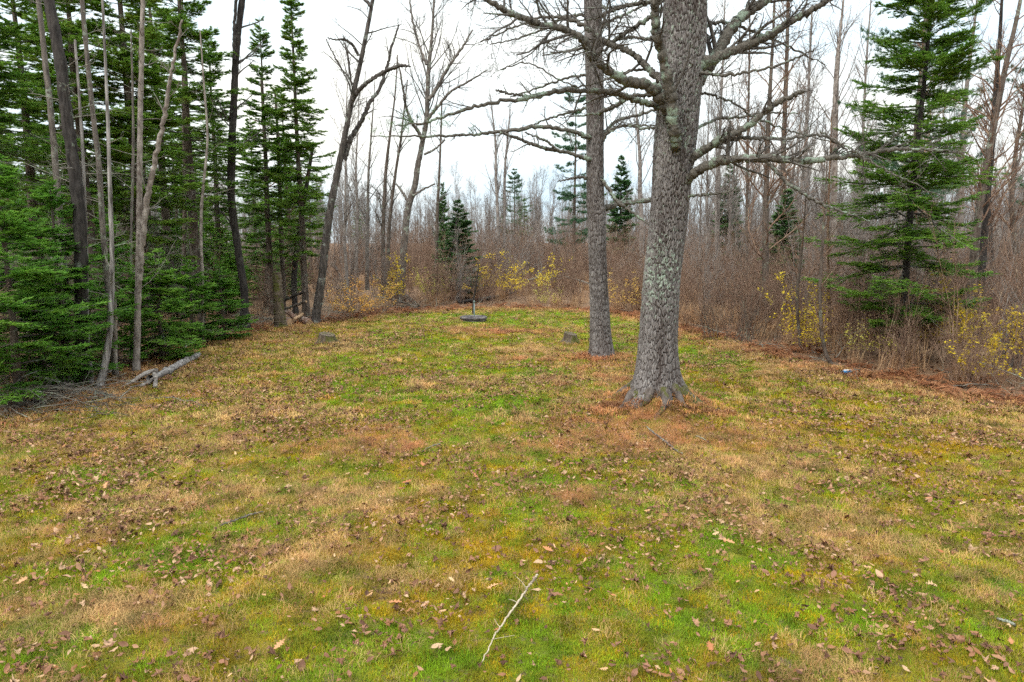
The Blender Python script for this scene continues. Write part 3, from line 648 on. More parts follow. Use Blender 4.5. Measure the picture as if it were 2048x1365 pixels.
Y1 = float(PINE[1])
lich1 = lambda hh, th: 0.085 + 0.15 * np.exp(-((hh - 2.3) / 0.9) ** 2) * (0.6 + 0.4 * np.cos(th + 2.2)) + 0.08 * np.clip((hh - 3.2) / 1.5, 0, 1)
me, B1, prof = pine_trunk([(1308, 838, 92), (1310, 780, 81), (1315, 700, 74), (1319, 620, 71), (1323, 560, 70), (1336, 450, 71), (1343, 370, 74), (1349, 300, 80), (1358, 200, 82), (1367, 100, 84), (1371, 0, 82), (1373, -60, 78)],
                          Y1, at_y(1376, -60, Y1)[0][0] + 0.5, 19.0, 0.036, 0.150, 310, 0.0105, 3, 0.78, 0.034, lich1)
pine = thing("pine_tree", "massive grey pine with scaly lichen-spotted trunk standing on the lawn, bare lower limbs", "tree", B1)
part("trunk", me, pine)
BR = [  # course of each limb in the photograph, depth change, twig numbers
    ([(1340, 240, 22), (1325, 200, 24), (1295, 172, 22), (1245, 160, 19), (1212, 138, 17), (1182, 112, 17), (1166, 82, 15), (1130, 60, 14), (1080, 49, 13), (1030, 30, 12), (985, 6, 11), (950, -25, 9)], -.30, -1.6, 20, 7, 4, .26, {}),
    ([(1345, 172, 15), (1318, 160, 14), (1290, 130, 13), (1260, 105, 12), (1215, 86, 11), (1180, 60, 9), (1140, 40, 8), (1090, 34, 6), (1030, 55, 4), (960, 85, 3)], .1, 1.2, 18, 7, 4, .24, dict(up=-.15)),
    ([(1352, 300, 18), (1350, 270, 24), (1346, 225, 23), (1338, 170, 22), (1325, 110, 20), (1313, 60, 19), (1310, 20, 18), (1318, -10, 17), (1330, -60, 14)], -.42, -1.0, 5, 5, 2, .2, {}),
    ([(1330, 216, 13), (1308, 210, 13), (1270, 200, 12), (1230, 186, 12), (1195, 183, 11), (1120, 182, 10), (1050, 197, 9), (960, 211, 7), (900, 230, 6), (850, 246, 5), (790, 252, 2)], 0, -1.5, 9, 4, 2, .13, dict(ang=.8)),
    ([(1112, 183, 6), (1065, 191, 6), (1025, 189, 5), (992, 180, 4)], -.75, -.3, 3, 2, 0, .2, {}),
    ([(1325, 20, 9), (1290, 42, 9), (1255, 65, 8), (1230, 82, 8), (1205, 105, 5), (1185, 125, 3)], .25, 1.1, 9, 5, 3, .3, {}),
    ([(1325, 76, 7), (1300, 78, 7), (1260, 76, 6), (1235, 80, 5), (1190, 96, 3)], .2, .9, 7, 4, 3, .3, {}),
    ([(1325, 3, 9), (1300, 4, 9), (1260, 10, 8), (1222, 22, 7), (1195, 36, 5), (1150, 42, 3)], .1, 1.3, 10, 5, 3, .3, {}),
    ([(1330, 190, 9), (1300, 190, 8), (1260, 195, 7), (1225, 215, 6), (1180, 230, 4), (1120, 235, 2)], .3, 1.6, 7, 4, 3, .25, {}),
    ([(1325, 150, 7), (1280, 140, 6), (1235, 150, 5), (1195, 165, 4), (1140, 170, 3), (1060, 128, 3), (1000, 140, 2)], .3, 1.4, 9, 4, 3, .2, {}),
    ([(1392, 170, 26), (1412, 138, 26), (1440, 98, 25), (1470, 46, 22), (1512, 14, 19), (1560, -14, 16), (1640, -50, 10)], .1, .8, 8, 5, 3, .25, {}),
    ([(1385, 140, 22), (1410, 126, 22), (1460, 104, 20), (1530, 76, 17), (1590, 40, 14), (1640, 12, 12), (1672, -8, 9), (1760, -40, 5)], -.1, -.8, 13, 6, 3, .2, {}),
    ([(1390, 146, 7), (1420, 148, 7), (1460, 150, 6), (1540, 136, 5), (1600, 114, 4), (1630, 98, 2)], -.2, -1.2, 9, 4, 2, .2, {}),
    ([(1380, 318, 14), (1405, 302, 16), (1440, 281, 15), (1500, 250, 13), (1545, 213, 11), (1580, 195, 9), (1607, 182, 8)], -.25, -.9, 6, 4, 2, .2, {}),
    ([(1385, 322, 9), (1410, 302, 9), (1450, 283, 8), (1480, 277, 8), (1520, 276, 7), (1570, 279, 6), (1640, 271, 5), (1690, 300, 4), (1740, 318, 3)], -.3, -.6, 9, 4, 2, .2, {}),
    ([(1375, 362, 16), (1392, 345, 19), (1420, 330, 19), (1455, 320, 18), (1520, 317, 16), (1600, 322, 13), (1660, 317, 11), (1720, 310, 9), (1780, 300, 8), (1850, 300, 5), (1930, 305, 3)], -.25, -1.6, 26, 5, 3, .12, dict(up=.22, ang=.6, s0=.3, wig=.1)),
    ([(1528, 318, 6), (1550, 340, 7), (1570, 361, 7), (1600, 384, 7), (1630, 402, 6), (1690, 426, 4), (1740, 442, 2)], -.9, -.8, 6, 4, 2, .25, {}),
    ([(1376, 392, 5), (1400, 391, 5), (1430, 388, 4), (1490, 378, 2)], -.3, -.5, 4, 3, 0, .3, {}),
    ([(1380, 182, 5), (1420, 190, 5), (1465, 205, 4), (1520, 240, 4), (1590, 265, 3), (1660, 285, 2)], .1, .6, 8, 4, 2, .2, {}),
    ([(1640, 262, 4), (1690, 292, 4), (1730, 316, 4), (1790, 350, 3), (1880, 392, 2)], -1.2, -.8, 6, 4, 2, .25, {}),
    ([(1395, 60, 8), (1440, 45, 7), (1500, 60, 5), (1580, 95, 4), (1650, 130, 2)], .2, 1.4, 10, 5, 3, .25, {}),
    ([(1390, 262, 6), (1430, 240, 6), (1480, 235, 5), (1540, 225, 4), (1600, 228, 2)], .2, 1.3, 8, 4, 2, .25, {}),
    ([(1322, 250, 6), (1290, 258, 5), (1250, 252, 4), (1215, 268, 2)], .2, .8, 5, 3, 2, .3, {}),
]
for k, (a_, L_) in enumerate(((-2.75, .75), (-2.1, .55), (-1.45, .8), (-.75, .6), (-.2, .7), (2.6, .7), (.9, .6))):   # roots running out of the foot
    s_ = np.linspace(0.0, 1, 12); aa = a_ + .35 * np.sin(s_ * 3 + k) * s_; rr_ = .30 + L_ * s_; rx = B1[0] + rr_ * np.cos(aa); ry = B1[1] + rr_ * np.sin(aa)
    P_ = np.stack([rx, ry, hgt(rx, ry) + .13 * (1 - s_) ** 1.3 + .012 - .06 * s_ ** 2], -1) - B1; g = Geo(); tubes(g, P_, np.linspace(.115, .025, 12) * np.random.default_rng(k).uniform(.85, 1.15, 12), 9); part("root", g.mesh("pine_root", M_root, True), pine)
for k, (pts, off, dy, n1, n2, n3, l1, kw) in enumerate(BR):
    P_, R_, o_ = limb(pine, B1, pts, Y1 + off, dy, int(n1 * 1.3), n2 + 2, n3 + 2, l1 * 1.12, 100 + k, **kw)
    if k == 3:
        rng = np.random.default_rng(5); c = P_[[-1, -8, -14, -20]][rng.integers(0, 4, 46)] + rng.normal(0, (0.32, 0.35, 0.10), (46, 3))
        part("needle_tuft", tufts(c, unit(rng.normal(0, 1, c.shape) + [-.6, 0, .1]), 16, 0.11, 0.0022, rng, M_pine), pine, "last green needles on a bare limb", "stuff")
# the crown above the picture
rng = np.random.default_rng(8); zc = np.linspace(8.6, 18.6, 34); az = np.arange(34) * 2.4
st = np.stack([np.interp(zc, prof[0], prof[1]) - B1[0], 0 * zc, zc - B1[2]], -1); ln = 3.6 * (1 - (zc - 8.6) / 13)
K = np.linspace(0, 1, 6); cp = st[:, None] + ln[:, None, None] * K[None, :, None] * np.stack([np.cos(az), np.sin(az), 0.28 + 0 * az], -1)[:, None]
cr = np.linspace(1, .2, 6)[None] * (0.012 + 0.016 * ln[:, None])
g = Geo(); tubes(g, cp, cr, 5); a_ = laterals(cp, cr, 9, .25, 1, .8, .35, .5, 4, .2, .12, .004, rng=rng); tubes(g, *a_, 3)
part("crown_wood", g.mesh("crown_wood", M_limb), pine); c = a_[0].reshape(-1, 3)[1::1]; c = c[rng.random(len(c)) < .8]
part("crown", tufts(c, unit(rng.normal(0, .6, c.shape) + [0, 0, .7]), 20, 0.13, 0.004, rng, M_pine), pine)

Y2 = float(PINE2[1])
lich2 = lambda hh, th: 0.03 + 0.04 * np.sin(hh * 1.3) + 0.08 * np.clip((hh - 5.5) / 2, 0, 1)
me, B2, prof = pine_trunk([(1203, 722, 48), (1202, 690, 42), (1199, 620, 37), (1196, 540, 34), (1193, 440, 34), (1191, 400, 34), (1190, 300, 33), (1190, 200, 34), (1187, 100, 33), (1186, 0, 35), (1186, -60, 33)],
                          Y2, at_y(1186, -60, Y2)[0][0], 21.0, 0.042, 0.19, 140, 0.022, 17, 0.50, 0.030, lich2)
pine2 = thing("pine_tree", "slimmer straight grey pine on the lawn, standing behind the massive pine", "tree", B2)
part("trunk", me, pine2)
BR2 = [([(1185, 275, 9), (1172, 273, 9), (1140, 262, 8), (1080, 254, 8), (1010, 262, 7), (960, 268, 6), (900, 272, 5), (830, 273, 4), (740, 272, 2)], -.1, -1.2, 9, 3, 2, .09, {}),
       ([(1185, 322, 9), (1170, 316, 9), (1130, 305, 8), (1095, 298, 8), (1060, 287, 7), (1030, 275, 6), (1000, 265, 4)], -.1, -.9, 4, 3, 2, .2, {}),
       ([(1112, 300, 5), (1095, 284, 5), (1075, 275, 4), (1050, 266, 3)], -.6, -.2, 3, 2, 0, .3, {}),
       ([(1195, 425, 10), (1210, 417, 12), (1235, 409, 11), (1265, 405, 10), (1330, 396, 9), (1380, 384, 6)], 0, .8, 5, 3, 2, .2, {}),
       ([(1195, 350, 7), (1210, 368, 8), (1235, 404, 7), (1262, 424, 5), (1300, 452, 3)], -.1, -.5, 3, 3, 0, .2, {}),
       ([(1200, 275, 8), (1215, 262, 8), (1232, 243, 7), (1270, 232, 6), (1320, 218, 4)], 0, 1.0, 7, 4, 3, .25, {}),
       ([(1200, 290, 7), (1220, 262, 6), (1255, 252, 5), (1310, 252, 3)], 0, -.6, 5, 3, 2, .25, {}),
       ([(1180, 358, 7), (1160, 355, 6), (1140, 358, 4), (1115, 364, 2)], 0, -.5, 4, 3, 2, .3, {}),
       ([(1198, 225, 8), (1225, 215, 9), (1245, 203, 9), (1238, 196, 6)], -.2, -.4, 3, 3, 2, .3, {}),
       ([(1180, 215, 6), (1140, 225, 5), (1090, 240, 4), (1050, 258, 2)], 0, .8, 6, 3, 2, .25, {}),
       ([(1180, 150, 6), (1140, 155, 5), (1080, 175, 4), (1020, 195, 2)], 0, 1.2, 8, 4, 3, .3, {}),
       ([(1195, 60, 7), (1225, 40, 6), (1270, 20, 5), (1330, -10, 3)], 0, .8, 8, 4, 3, .3, {}),
       ([(1178, 30, 7), (1130, 35, 6), (1060, 70, 4), (980, 90, 2)], 0, .6, 9, 5, 3, .3, {})]
for k, (pts, off, dy, n1, n2, n3, l1, kw) in enumerate(BR2):
    limb(pine2, B2, pts, Y2 + off, dy, int(n1 * 1.3), n2 + 1, n3 + 1, l1 * 1.15, 200 + k, **kw)
zc = np.linspace(11, 20.6, 26); az = np.arange(26) * 2.4
st = np.stack([0 * zc + prof[1][-1] - B2[0], 0 * zc, zc - B2[2]], -1); ln = 2.6 * (1 - (zc - 11) / 12)
cp = st[:, None] + ln[:, None, None] * K[None, :, None] * np.stack([np.cos(az), np.sin(az), 0.3 + 0 * az], -1)[:, None]; cr = np.linspace(1, .2, 6)[None] * (0.01 + 0.014 * ln[:, None])
g = Geo(); tubes(g, cp, cr, 5); a_ = laterals(cp, cr, 8, .25, 1, .8, .35, .5, 4, .2, .12, .004, rng=rng); tubes(g, *a_, 3)
part("crown_wood", g.mesh("crown_wood", M_limb), pine2); c = a_[0].reshape(-1, 3)
part("crown", tufts(c, unit(rng.normal(0, .6, c.shape) + [0, 0, .7]), 18, 0.13, 0.004, rng, M_pine), pine2)

# ------------------------------------------------------------------ conifers: firs, spruces, pines
def conifer(seed, h, cb, R, nb, k=14, m=7, nl=0.06, nw=0.009, droop=-0.12, rise=0.55, sparse=0.0, dead=40, mats=(None, None, None), power=0.8, tuft=False, trunk_r=None, gap=0.0, elvar=.13):
    """Meshes of one conifer with its foot at the origin: trunk, dead twigs, boughs, needles."""
    rng = np.random.default_rng(seed); tr = trunk_r or 0.011 * h + 0.02
    zt = np.linspace(0, 1, 16); wob = np.cumsum(rng.normal(0, 0.012, (16, 2)), 0) * h * 0.12
    TP = np.stack([wob[:, 0], wob[:, 1], zt * h - 0.1], -1); TR = tr * (1 - zt) ** 0.85 + 0.006; TR[0] *= 1.35
    g = Geo(); tubes(g, TP, TR, 9); trunk = g.mesh("conifer_trunk", mats[0], True)
    def on_trunk(z): return np.stack([np.interp(z, TP[:, 2], TP[:, 0]), np.interp(z, TP[:, 2], TP[:, 1]), z], -1)
    t = np.sort(rng.random(nb) ** 0.85); z = cb + (h * 0.985 - cb) * t
    if gap: z = cb + np.round((z - cb) / gap) * gap + rng.normal(0, gap * 0.1, nb); z = np.minimum(z, h * .985); t = np.clip((z - cb) / (h - cb), 0, 1)
    az = np.arange(nb) * 2.399 + rng.normal(0, 0.5, nb)
    prof_ = np.minimum(1.0, (1 - t) ** power * 1.05 + 0.02) * np.clip(0.45 + t * 4.0, 0, 1)
    L = R * prof_ * rng.uniform(0.45, 1.25, nb) + 0.08
    el = droop + (rise - droop) * t ** 1.6 + rng.normal(0, elvar, nb)
    hd = np.stack([np.cos(az), np.sin(az), 0 * az], -1); K = 7; s = np.linspace(0, 1, K)
    sag = (-0.10 * s ** 1.2 + 0.16 * s ** 3)[None] * (1 - t)[:, None] * L[:, None]
    BP = on_trunk(z)[:, None] + L[:, None, None] * s[None, :, None] * (np.cos(el)[:, None, None] * hd[:, None])
    BP[..., 2] += L[:, None] * s[None] * np.sin(el)[:, None] + sag
    BP += np.cumsum(rng.normal(0, 0.012, BP.shape), 1) * L[:, None, None]
    BRd = (0.006 + 0.009 * L)[:, None] * np.linspace(1, 0.25, K)[None]
    wood = Geo(); tubes(wood, BP, BRd, 4)
    # branchlets on both sides of each bough
    sl = np.tile(np.linspace(0.10, 0.97, k), 2); sd = np.repeat([-1.0, 1.0], k)
    sj = np.clip(sl[None] + rng.normal(0, 0.025, (nb, 2 * k)), 0.05, 0.99)
    x = sj * (K - 1); ii = np.minimum(x.astype(int), K - 2); f = (x - ii)[..., None]; r = np.arange(nb)[:, None]
    p = BP[r, ii] * (1 - f) + BP[r, ii + 1] * f; tg = unit(BP[r, ii + 1] - BP[r, ii])
    sv = unit(np.cross(tg, np.array([0, 0, 1.0]))) * sd[None, :, None]
    bl = (0.46 * L[:, None] * (1 - sj) ** 0.75 + 0.09) * rng.uniform(0.55, 1.2, sj.shape)
    keep = (rng.random(sj.shape) < np.clip(L[:, None] / (k * 0.055), 0.25, 1) * (1 - sparse)) & (sj > 0.12 + 0.2 * rng.random(sj.shape) * (1 - t)[:, None])
    dr = unit(0.68 * tg + 0.72 * sv + rng.normal(0, 0.13, tg.shape) + np.array([0, 0, -0.04]))
    p, dr, bl, tg2 = p[keep], dr[keep], bl[keep], tg[keep]
    end = p + dr * bl[:, None] + np.array([0, 0, -0.05]) * bl[:, None] + tg2 * 0.12 * bl[:, None]; mid_ = (p + end) / 2 + np.array([0, 0, 0.03]) * bl[:, None]
    big_ = bl > .14; tubes(wood, np.stack([p, end], 1)[big_], np.stack([0.004 + 0 * bl, 0.0015 + 0 * bl], 1)[big_], 3)
    # shoots include the bough's own outer end; side shoots on the branchlets
    S0 = np.concatenate([p, BP[:, 3]]); S1 = np.concatenate([end, BP[:, 6]]); SL = np.concatenate([bl, L * 0.5])
    q = rng.uniform(0.25, 0.85, (len(p), 3)); pk = rng.random(q.shape) < np.clip(bl[:, None] / 0.35, 0, 1)
    sp = p[:, None] + (end - p)[:, None] * q[..., None]; dd = unit(end - p)[:, None]
    sv2 = unit(np.cross(dd, np.array([0, 0, 1.0]))) * np.where(rng.random(q.shape) < .5, -1, 1)[..., None]
    se = sp + unit(dd * 0.7 + sv2 * 0.7 + rng.normal(0, .12, sp.shape)) * (bl[:, None] * 0.42 * (1 - q * .5))[..., None]
    S0 = np.concatenate([S0, sp[pk]]); S1 = np.concatenate([S1, se[pk]]); SL = np.concatenate([SL, (bl[:, None] * 0.42 * (1 - q * .5))[pk]])
    fol = Geo()
    if tuft:
        c = np.concatenate([S1, S0 + (S1 - S0) * .6]); d = unit(np.concatenate([S1 - S0, S1 - S0]) + np.array([0, 0, .15])); n = m
        dn = unit(d[:, None] * 0.8 + rng.normal(0, 0.6, (len(c), n, 3))); pc = c[:, None] - d[:, None] * rng.uniform(0, 0.1, (len(c), n, 1))
        w_ = unit(np.cross(dn, rng.normal(size=dn.shape))) * nw; V = np.stack([pc - w_, pc + w_, pc + dn * nl * rng.uniform(.7, 1.1, (len(c), n, 1))], 2)
    else:
        u = (np.arange(m) + 0.3)[None] / m + rng.normal(0, 0.03, (len(S0), m)); kp = rng.random(u.shape) < np.clip(SL[:, None] / (m * 0.032), 0.2, 1)
        d = unit(S1 - S0)[:, None]; c = (S0[:, None] + (S1 - S0)[:, None] * u[..., None]); d = np.broadcast_to(d, c.shape)[kp]; c = c[kp]
        h_ = unit(np.cross(d, np.array([0, 0, 1.0]))); V = []
        for sgn, upv, fw in ((-1, .12, .75), (1, .12, .75), (0, .35, .95)):
            dn = unit(d * fw + h_ * sgn * 0.75 + np.array([0, 0, upv]) + rng.normal(0, .16, d.shape))
            w_ = unit(np.cross(dn, np.array([0, 0, 1.0]) + rng.normal(0, .45, d.shape))) * nw
            V.append(np.stack([c - w_, c + w_, c + dn * nl * rng.uniform(.7, 1.25, (len(c), 1))], 1))
        V = np.concatenate(V)
    V = V.reshape(-1, 3, 3); fol.add(V, None, np.arange(len(V) * 3).reshape(-1, 3))
    dw = None
    if dead:
        zd = rng.uniform(0.06 * h, max(cb + 0.25 * (h - cb), 0.2 * h), dead); ad = rng.random(dead) * 6.283
        ld = R * rng.uniform(0.25, 0.8, dead); dirs = np.stack([np.cos(ad), np.sin(ad), rng.uniform(-.35, .1, dead)], -1)
        sd_ = np.linspace(0, 1, 5); DP = on_trunk(zd)[:, None] + ld[:, None, None] * sd_[None, :, None] * dirs[:, None] + np.cumsum(rng.normal(0, .03, (dead, 5, 3)), 1) * ld[:, None, None]
        DP[..., 2] += (-0.12 * sd_ ** 2)[None] * ld[:, None]; DR = 0.010 * np.linspace(1, .3, 5)[None] * rng.uniform(.6, 1.2, (dead, 1))
        dg = Geo(); tubes(dg, DP, DR, 3); l1 = laterals(DP, DR, 5, .2, 1, .9, .4, .5, 3, -.1, .2, .003, rng=rng); tubes(dg, *l1, 3)
        l2 = laterals(*l1, 3, .2, 1, .9, .5, .6, 3, -.15, .2, .0025, rng=rng); tubes(dg, *l2, 3)
        dw = dg.mesh("dead_twigs", M_twigpale)
    return dict(trunk=trunk, bough=wood.mesh("conifer_boughs", mats[1]), crown=fol.mesh("conifer_needles", mats[2]), dead=dw, h=h)

FIR = (M_brown, M_twig, M_fir); YFIR = (M_brown, M_twig, M_firyoung); SPR = (M_grey, M_twig, M_spruce); PIN = (M_brown, M_limb, M_pine)
CON = dict(
    young=conifer(31, 4.4, 0.35, 1.35, 105, mats=YFIR, dead=8, power=0.85, nl=.075, nw=.011, k=15),
    shrubfir=conifer(33, 2.8, 0.12, 1.05, 80, mats=YFIR, dead=4, power=0.8, nl=.068, nw=.011, k=13),
    tall=conifer(34, 13.0, 4.0, 2.1, 100, mats=FIR, dead=60, nl=.10, nw=.014, k=14, sparse=.2),
    edge=conifer(36, 14.0, 2.6, 1.85, 165, mats=FIR, dead=70, nl=.10, nw=.016, k=13, power=0.75, sparse=.08),
    big=conifer(38, 12.8, 1.0, 2.75, 200, sparse=.03, elvar=.21, mats=(M_dark, M_twig, M_fir), dead=40, nl=.080, nw=.013, k=17, m=8, power=0.8, droop=-.10, trunk_r=.11),
    small=conifer(39, 5.6, 0.4, 1.25, 150, mats=SPR, dead=6, nl=.09, nw=.018, k=11, m=6),
    layered=conifer(40, 13.6, 2.2, 2.9, 60, mats=(M_brown, M_limb, M_pine), dead=20, nl=.16, nw=.011, k=8, m=9, droop=.0, rise=.45, tuft=True, gap=.8, power=.6),
    white=conifer(41, 17.0, 4.0, 3.4, 75, mats=(M_brown, M_limb, M_pine), dead=25, nl=.15, nw=.009, k=9, m=9, droop=.1, rise=.6, tuft=True, gap=.8, power=.6),
)
CON["young2"] = CON["young"]; CON["tall2"] = CON["tall"]; CON["edge2"] = CON["edge"]
def plant_conifer(kind, name, label, px, y, top=None, height=None, rz=0.0, wide=1.0, lean=0.0):
    v = CON[kind]; x = stand(px, y); z = hz(x, y)
    s = ((top_z(top, y) - z) if top is not None else height) / v["h"]
    t = thing(name, label, "tree", (x, y, z), None, rz, (s * wide, s * wide, s)); t.rotation_euler = (0, lean, rz)
    part("trunk", v["trunk"], t); c = part("crown", v["crown"], t); part("boughs", v["bough"], c, kind="stuff")
    if v["dead"]: part("dead_twigs", v["dead"], t, kind="stuff")
    return t
for a in [
    ("young", "fir_tree", "young bright green fir at the left border, its boughs hanging over the brush pile", 40, 13.4, None, 4.9, .3, 1.1),
    ("young2", "fir_tree", "young green fir with low boughs just left of the black trunk", 135, 15.2, None, 4.6, 2.2, 1.05),
    ("young", "fir_tree", "young fir filling the gap behind the young fir at the left border", -70, 15.5, None, 6.2, 4.0, 1.1),
    ("young2", "fir_tree", "slender young fir between the leaning thin trunk and the pale forked trunk", 235, 17.6, None, 4.1, 1.0, .9),
    ("shrubfir", "fir_tree", "low bushy bright green fir behind the upper end of the fallen log", 325, 18.6, None, 3.0, .6, 1.15),
    ("shrubfir", "fir_tree", "low bushy fir right of the fallen log, second in the row of small firs", 388, 21.0, None, 2.7, 3.1, 1.1),
    ("shrubfir", "fir_tree", "smallest bushy fir, last of the row right of the fallen log", 448, 22.8, None, 2.5, 5.0, 1.2),
    ("tall", "fir_tree", "tall dense fir at the upper left corner of the woods", -30, 17.0, None, 12.5, 1.4, 1.3),
    ("shrubfir", "fir_tree", "low fir sapling between the brush pile and the black trunk", 95, 14.6, None, 2.3, 1.9, 1.2),
    ("tall2", "fir_tree", "tall fir whose crown shows behind the black trunk", 95, 21.5, None, 13.0, 2.6, 1.15),
    ("tall", "fir_tree", "tall fir whose crown shows above the leaning thin trunk", 205, 21.0, None, 13.0, 4.4, 1.1),
    ("edge2", "fir_tree", "tall fir whose crown fills the space behind the pale forked trunk", 300, 22.0, None, 14.0, 5.5, 1.15),
    ("tall2", "fir_tree", "tall fir with layered boughs left of the dark straight trunk, nearer of two", 395, 25.5, None, 14.5, .9, 1.15),
    ("tall", "fir_tree", "tall fir with layered boughs left of the dark straight trunk, farther of two", 350, 31.0, None, 16.0, 3.6, 1.1),
    ("edge", "fir_tree", "fir deep in the woods between the pale forked trunk and the dark straight trunk", 445, 36.0, None, 14.0, 1.7, 1.0),
    ("edge", "fir_tree", "fir standing deep in the left woods behind the young firs", 160, 27.0, None, 15.0, 2.7, 1.1),
    ("edge2", "fir_tree", "pointed fir, left and lower one of the pair where clearing meets woods", 545, 30.5, 25, None, 2.0, .92),
    ("edge", "fir_tree", "taller pointed fir, right one of the pair where clearing meets woods", 612, 29.3, -70, None, 4.2, .85),
    ("small", "spruce_tree", "small dark green cone-shaped spruce in the brush behind the round well cover", 918, 39.0, 400, None, 1.1, 1.25),
    ("small", "spruce_tree", "slim spruce just behind the small cone-shaped spruce", 888, 52.0, 365, None, 2.9, .5),
    ("big", "fir_tree", "large green fir with wide spreading boughs at the brush edge, right of the pines", 1800, 18.6, None, 12.4, .7, 1.0),
    ("layered", "pine_tree", "pine with flat layered boughs showing behind the slimmer straight pine", 1148, 50.0, 175, None, .5, .85),
    ("white", "pine_tree", "tall soft-needled pine rising behind the large fir", 1800, 31.0, None, 19.0, 2.0, .8),
    ("small", "spruce_tree", "thin far spruce between the two big pines", 1238, 66.0, 312, None, .4, .8),
    ("small", "spruce_tree", "dark little spruce in the brush right of the massive pine", 1562, 33.0, 378, None, 3.3, 1.1),
    ("white", "pine_tree", "round-topped far pine on the skyline left of the slimmer straight pine", 1030, 82.0, 338, None, 1.0, 1.15),
    ("white", "pine_tree", "soft-needled pine at the upper right corner behind the slanting twin trunks", 2110, 30.0, None, 17.0, 4.0, .9),
    ("small", "spruce_tree", "far spruce at the right of the skyline between massive pine and large fir", 1450, 60.0, 330, None, .4, .9)]:
    plant_conifer(a[0], a[1], a[2], a[3], a[4], a[5], a[6], a[7], a[8], lean=(.02 if a[0] == "big" else 0))

# ------------------------------------------------------------------ bare trees, traced one by one
def crown_of(P, Rr, n1, n2, n3, n4, s0, l1, ang, up, seed, rmin=0.0034, turn=0.03, s1=.98, rmax=1.0):
    rng = np.random.default_rng(seed); g = Geo()
    a = laterals(P[None], Rr[None], n1, s0, s1, ang, l1, .40, 6, up, .13, rmin * 1.5, rng=rng, turn=turn, fall=.6, rmax=rmax); tubes(g, *a, 4)
    b_ = laterals(*a, n2, .15, 1, .75, .5, .55, 4, up * .6, .16, rmin, rng=rng, turn=turn); tubes(g, *b_, 3)
    if n3:
        c_ = laterals(*b_, n3, .15, 1, .75, .5, .65, 3, up * .6, .18, rmin * .8, rng=rng); tubes(g, *c_, 3)
        if n4: d_ = laterals(*c_, n4, .15, 1, .75, .55, .8, 3, up * .4, .18, rmin * .7, rng=rng); tubes(g, *d_, 3)
    return g

def bare(name, label, pts, y, mat, dy=0.0, crown=None, limbs=(), seed=1, tmat=None, sides=12, rough=.04, cat="tree", twig_mat=None):
    P, Rr = traced(pts, y, dy, 14 * len(pts))
    rng = np.random.default_rng(seed)
    P[0, 2] = min(P[0, 2], hz(P[0, 0], P[0, 1])) - 0.05
    base = np.array([P[0, 0], P[0, 1], hz(P[0, 0], P[0, 1])]); P = P - base
    Rr = Rr * (.72 if seed < 12 else .80); g = Geo(); Rk = Rr * (1 + rough * rng.normal(0, 1, len(Rr)).clip(-1.5, 1.5)); Rk[0] *= 1.35; Rk[1:4] *= 1.15
    tubes(g, P, Rk, sides); V = g.V[0]; V += (vnoise(V[:, 0] * 14, V[:, 1] * 14, V[:, 2] * 5, seed)[:, None] - .5) * 0.2 * np.repeat(Rr, sides)[:, None] * np.array([1, 1, 0])
    t = thing(name, label, cat, base); part("trunk", g.mesh("bare_trunk", mat, True), t)
    for k, (lp, off, ldy, n1, n2, n3, l1) in enumerate(limbs):
        limb(t, base, lp, y + off, ldy, n1, n2, n3, l1, seed * 31 + k, mat=mat, tmat=tmat or M_twig, knob=.2)
    if crown:
        part("crown", crown_of(P, Rr, *crown, seed=seed + 5, rmax=.011 if seed < 12 else .035).mesh("bare_crown", tmat or M_twig), t)
    return t
def gy_of(px, py): return float(ground_at(px, py)[1])

M_leaning = bark("bark_leaning", (0.028, 0.023, 0.020), (0.105, 0.088, 0.078), (0.20, 0.21, 0.18), 0.4)
# crown = (n1, n2, n3, n4, s0, l1, ang, up)
bare("dead_tree", "thick black furrowed trunk in the dark woods at left", [(168, 772, 38), (163, 640, 33), (160, 450, 31), (147, 330, 31), (132, 220, 30), (120, 120, 29), (98, 0, 26), (85, -80, 22)], gy_of(168, 772), M_dark, .4, (16, 4, 3, 0, .2, .16, 1.3, -.05), seed=2, tmat=M_twigpale)
bare("bare_tree", "thin leaning pale brown trunk right of the black trunk, near a broken snag", [(232, 756, 17), (226, 690, 15), (212, 540, 14), (203, 420, 14), (198, 330, 14), (185, 220, 13), (172, 90, 12), (160, -40, 11)], gy_of(232, 756), M_grey, .2, (14, 4, 3, 0, .2, .16, 1.2, -.05), seed=3, tmat=M_twigpale)
bare("bare_tree", "pale forked trunk, the lightest in the left woods, one fork leaning right", [(272, 747, 19), (275, 640, 17), (277, 540, 16), (279, 400, 15), (280, 260, 14), (283, 120, 13), (286, -30, 11)], gy_of(272, 747), M_pale, .2, (16, 4, 3, 0, .25, .15, 1.2, .0),
     [([(280, 560, 11), (284, 500, 11), (292, 420, 11), (305, 345, 10), (318, 285, 9), (334, 205, 8), (345, 130, 6), (365, 40, 4)], -.1, -.3, 8, 4, 2, .15)], seed=4, tmat=M_twigpale)
bare("bare_tree", "slim grey trunk close left of the pale forked trunk", [(262, 740, 8), (263, 620, 7), (262, 480, 7), (266, 330, 7), (266, 220, 6), (262, 60, 4)], 18.6, M_grey, .2, (10, 3, 2, 0, .2, .14, 1.2, 0), seed=5, tmat=M_twigpale)
bare("bare_tree", "grey trunk with peeling patches left of the black trunk", [(135, 742, 17), (130, 560, 16), (118, 420, 16), (105, 260, 15), (88, 100, 14), (72, -40, 12)], 16.0, M_grey, .3, (12, 4, 3, 0, .2, .16, 1.2, -.05), seed=6, tmat=M_twigpale)
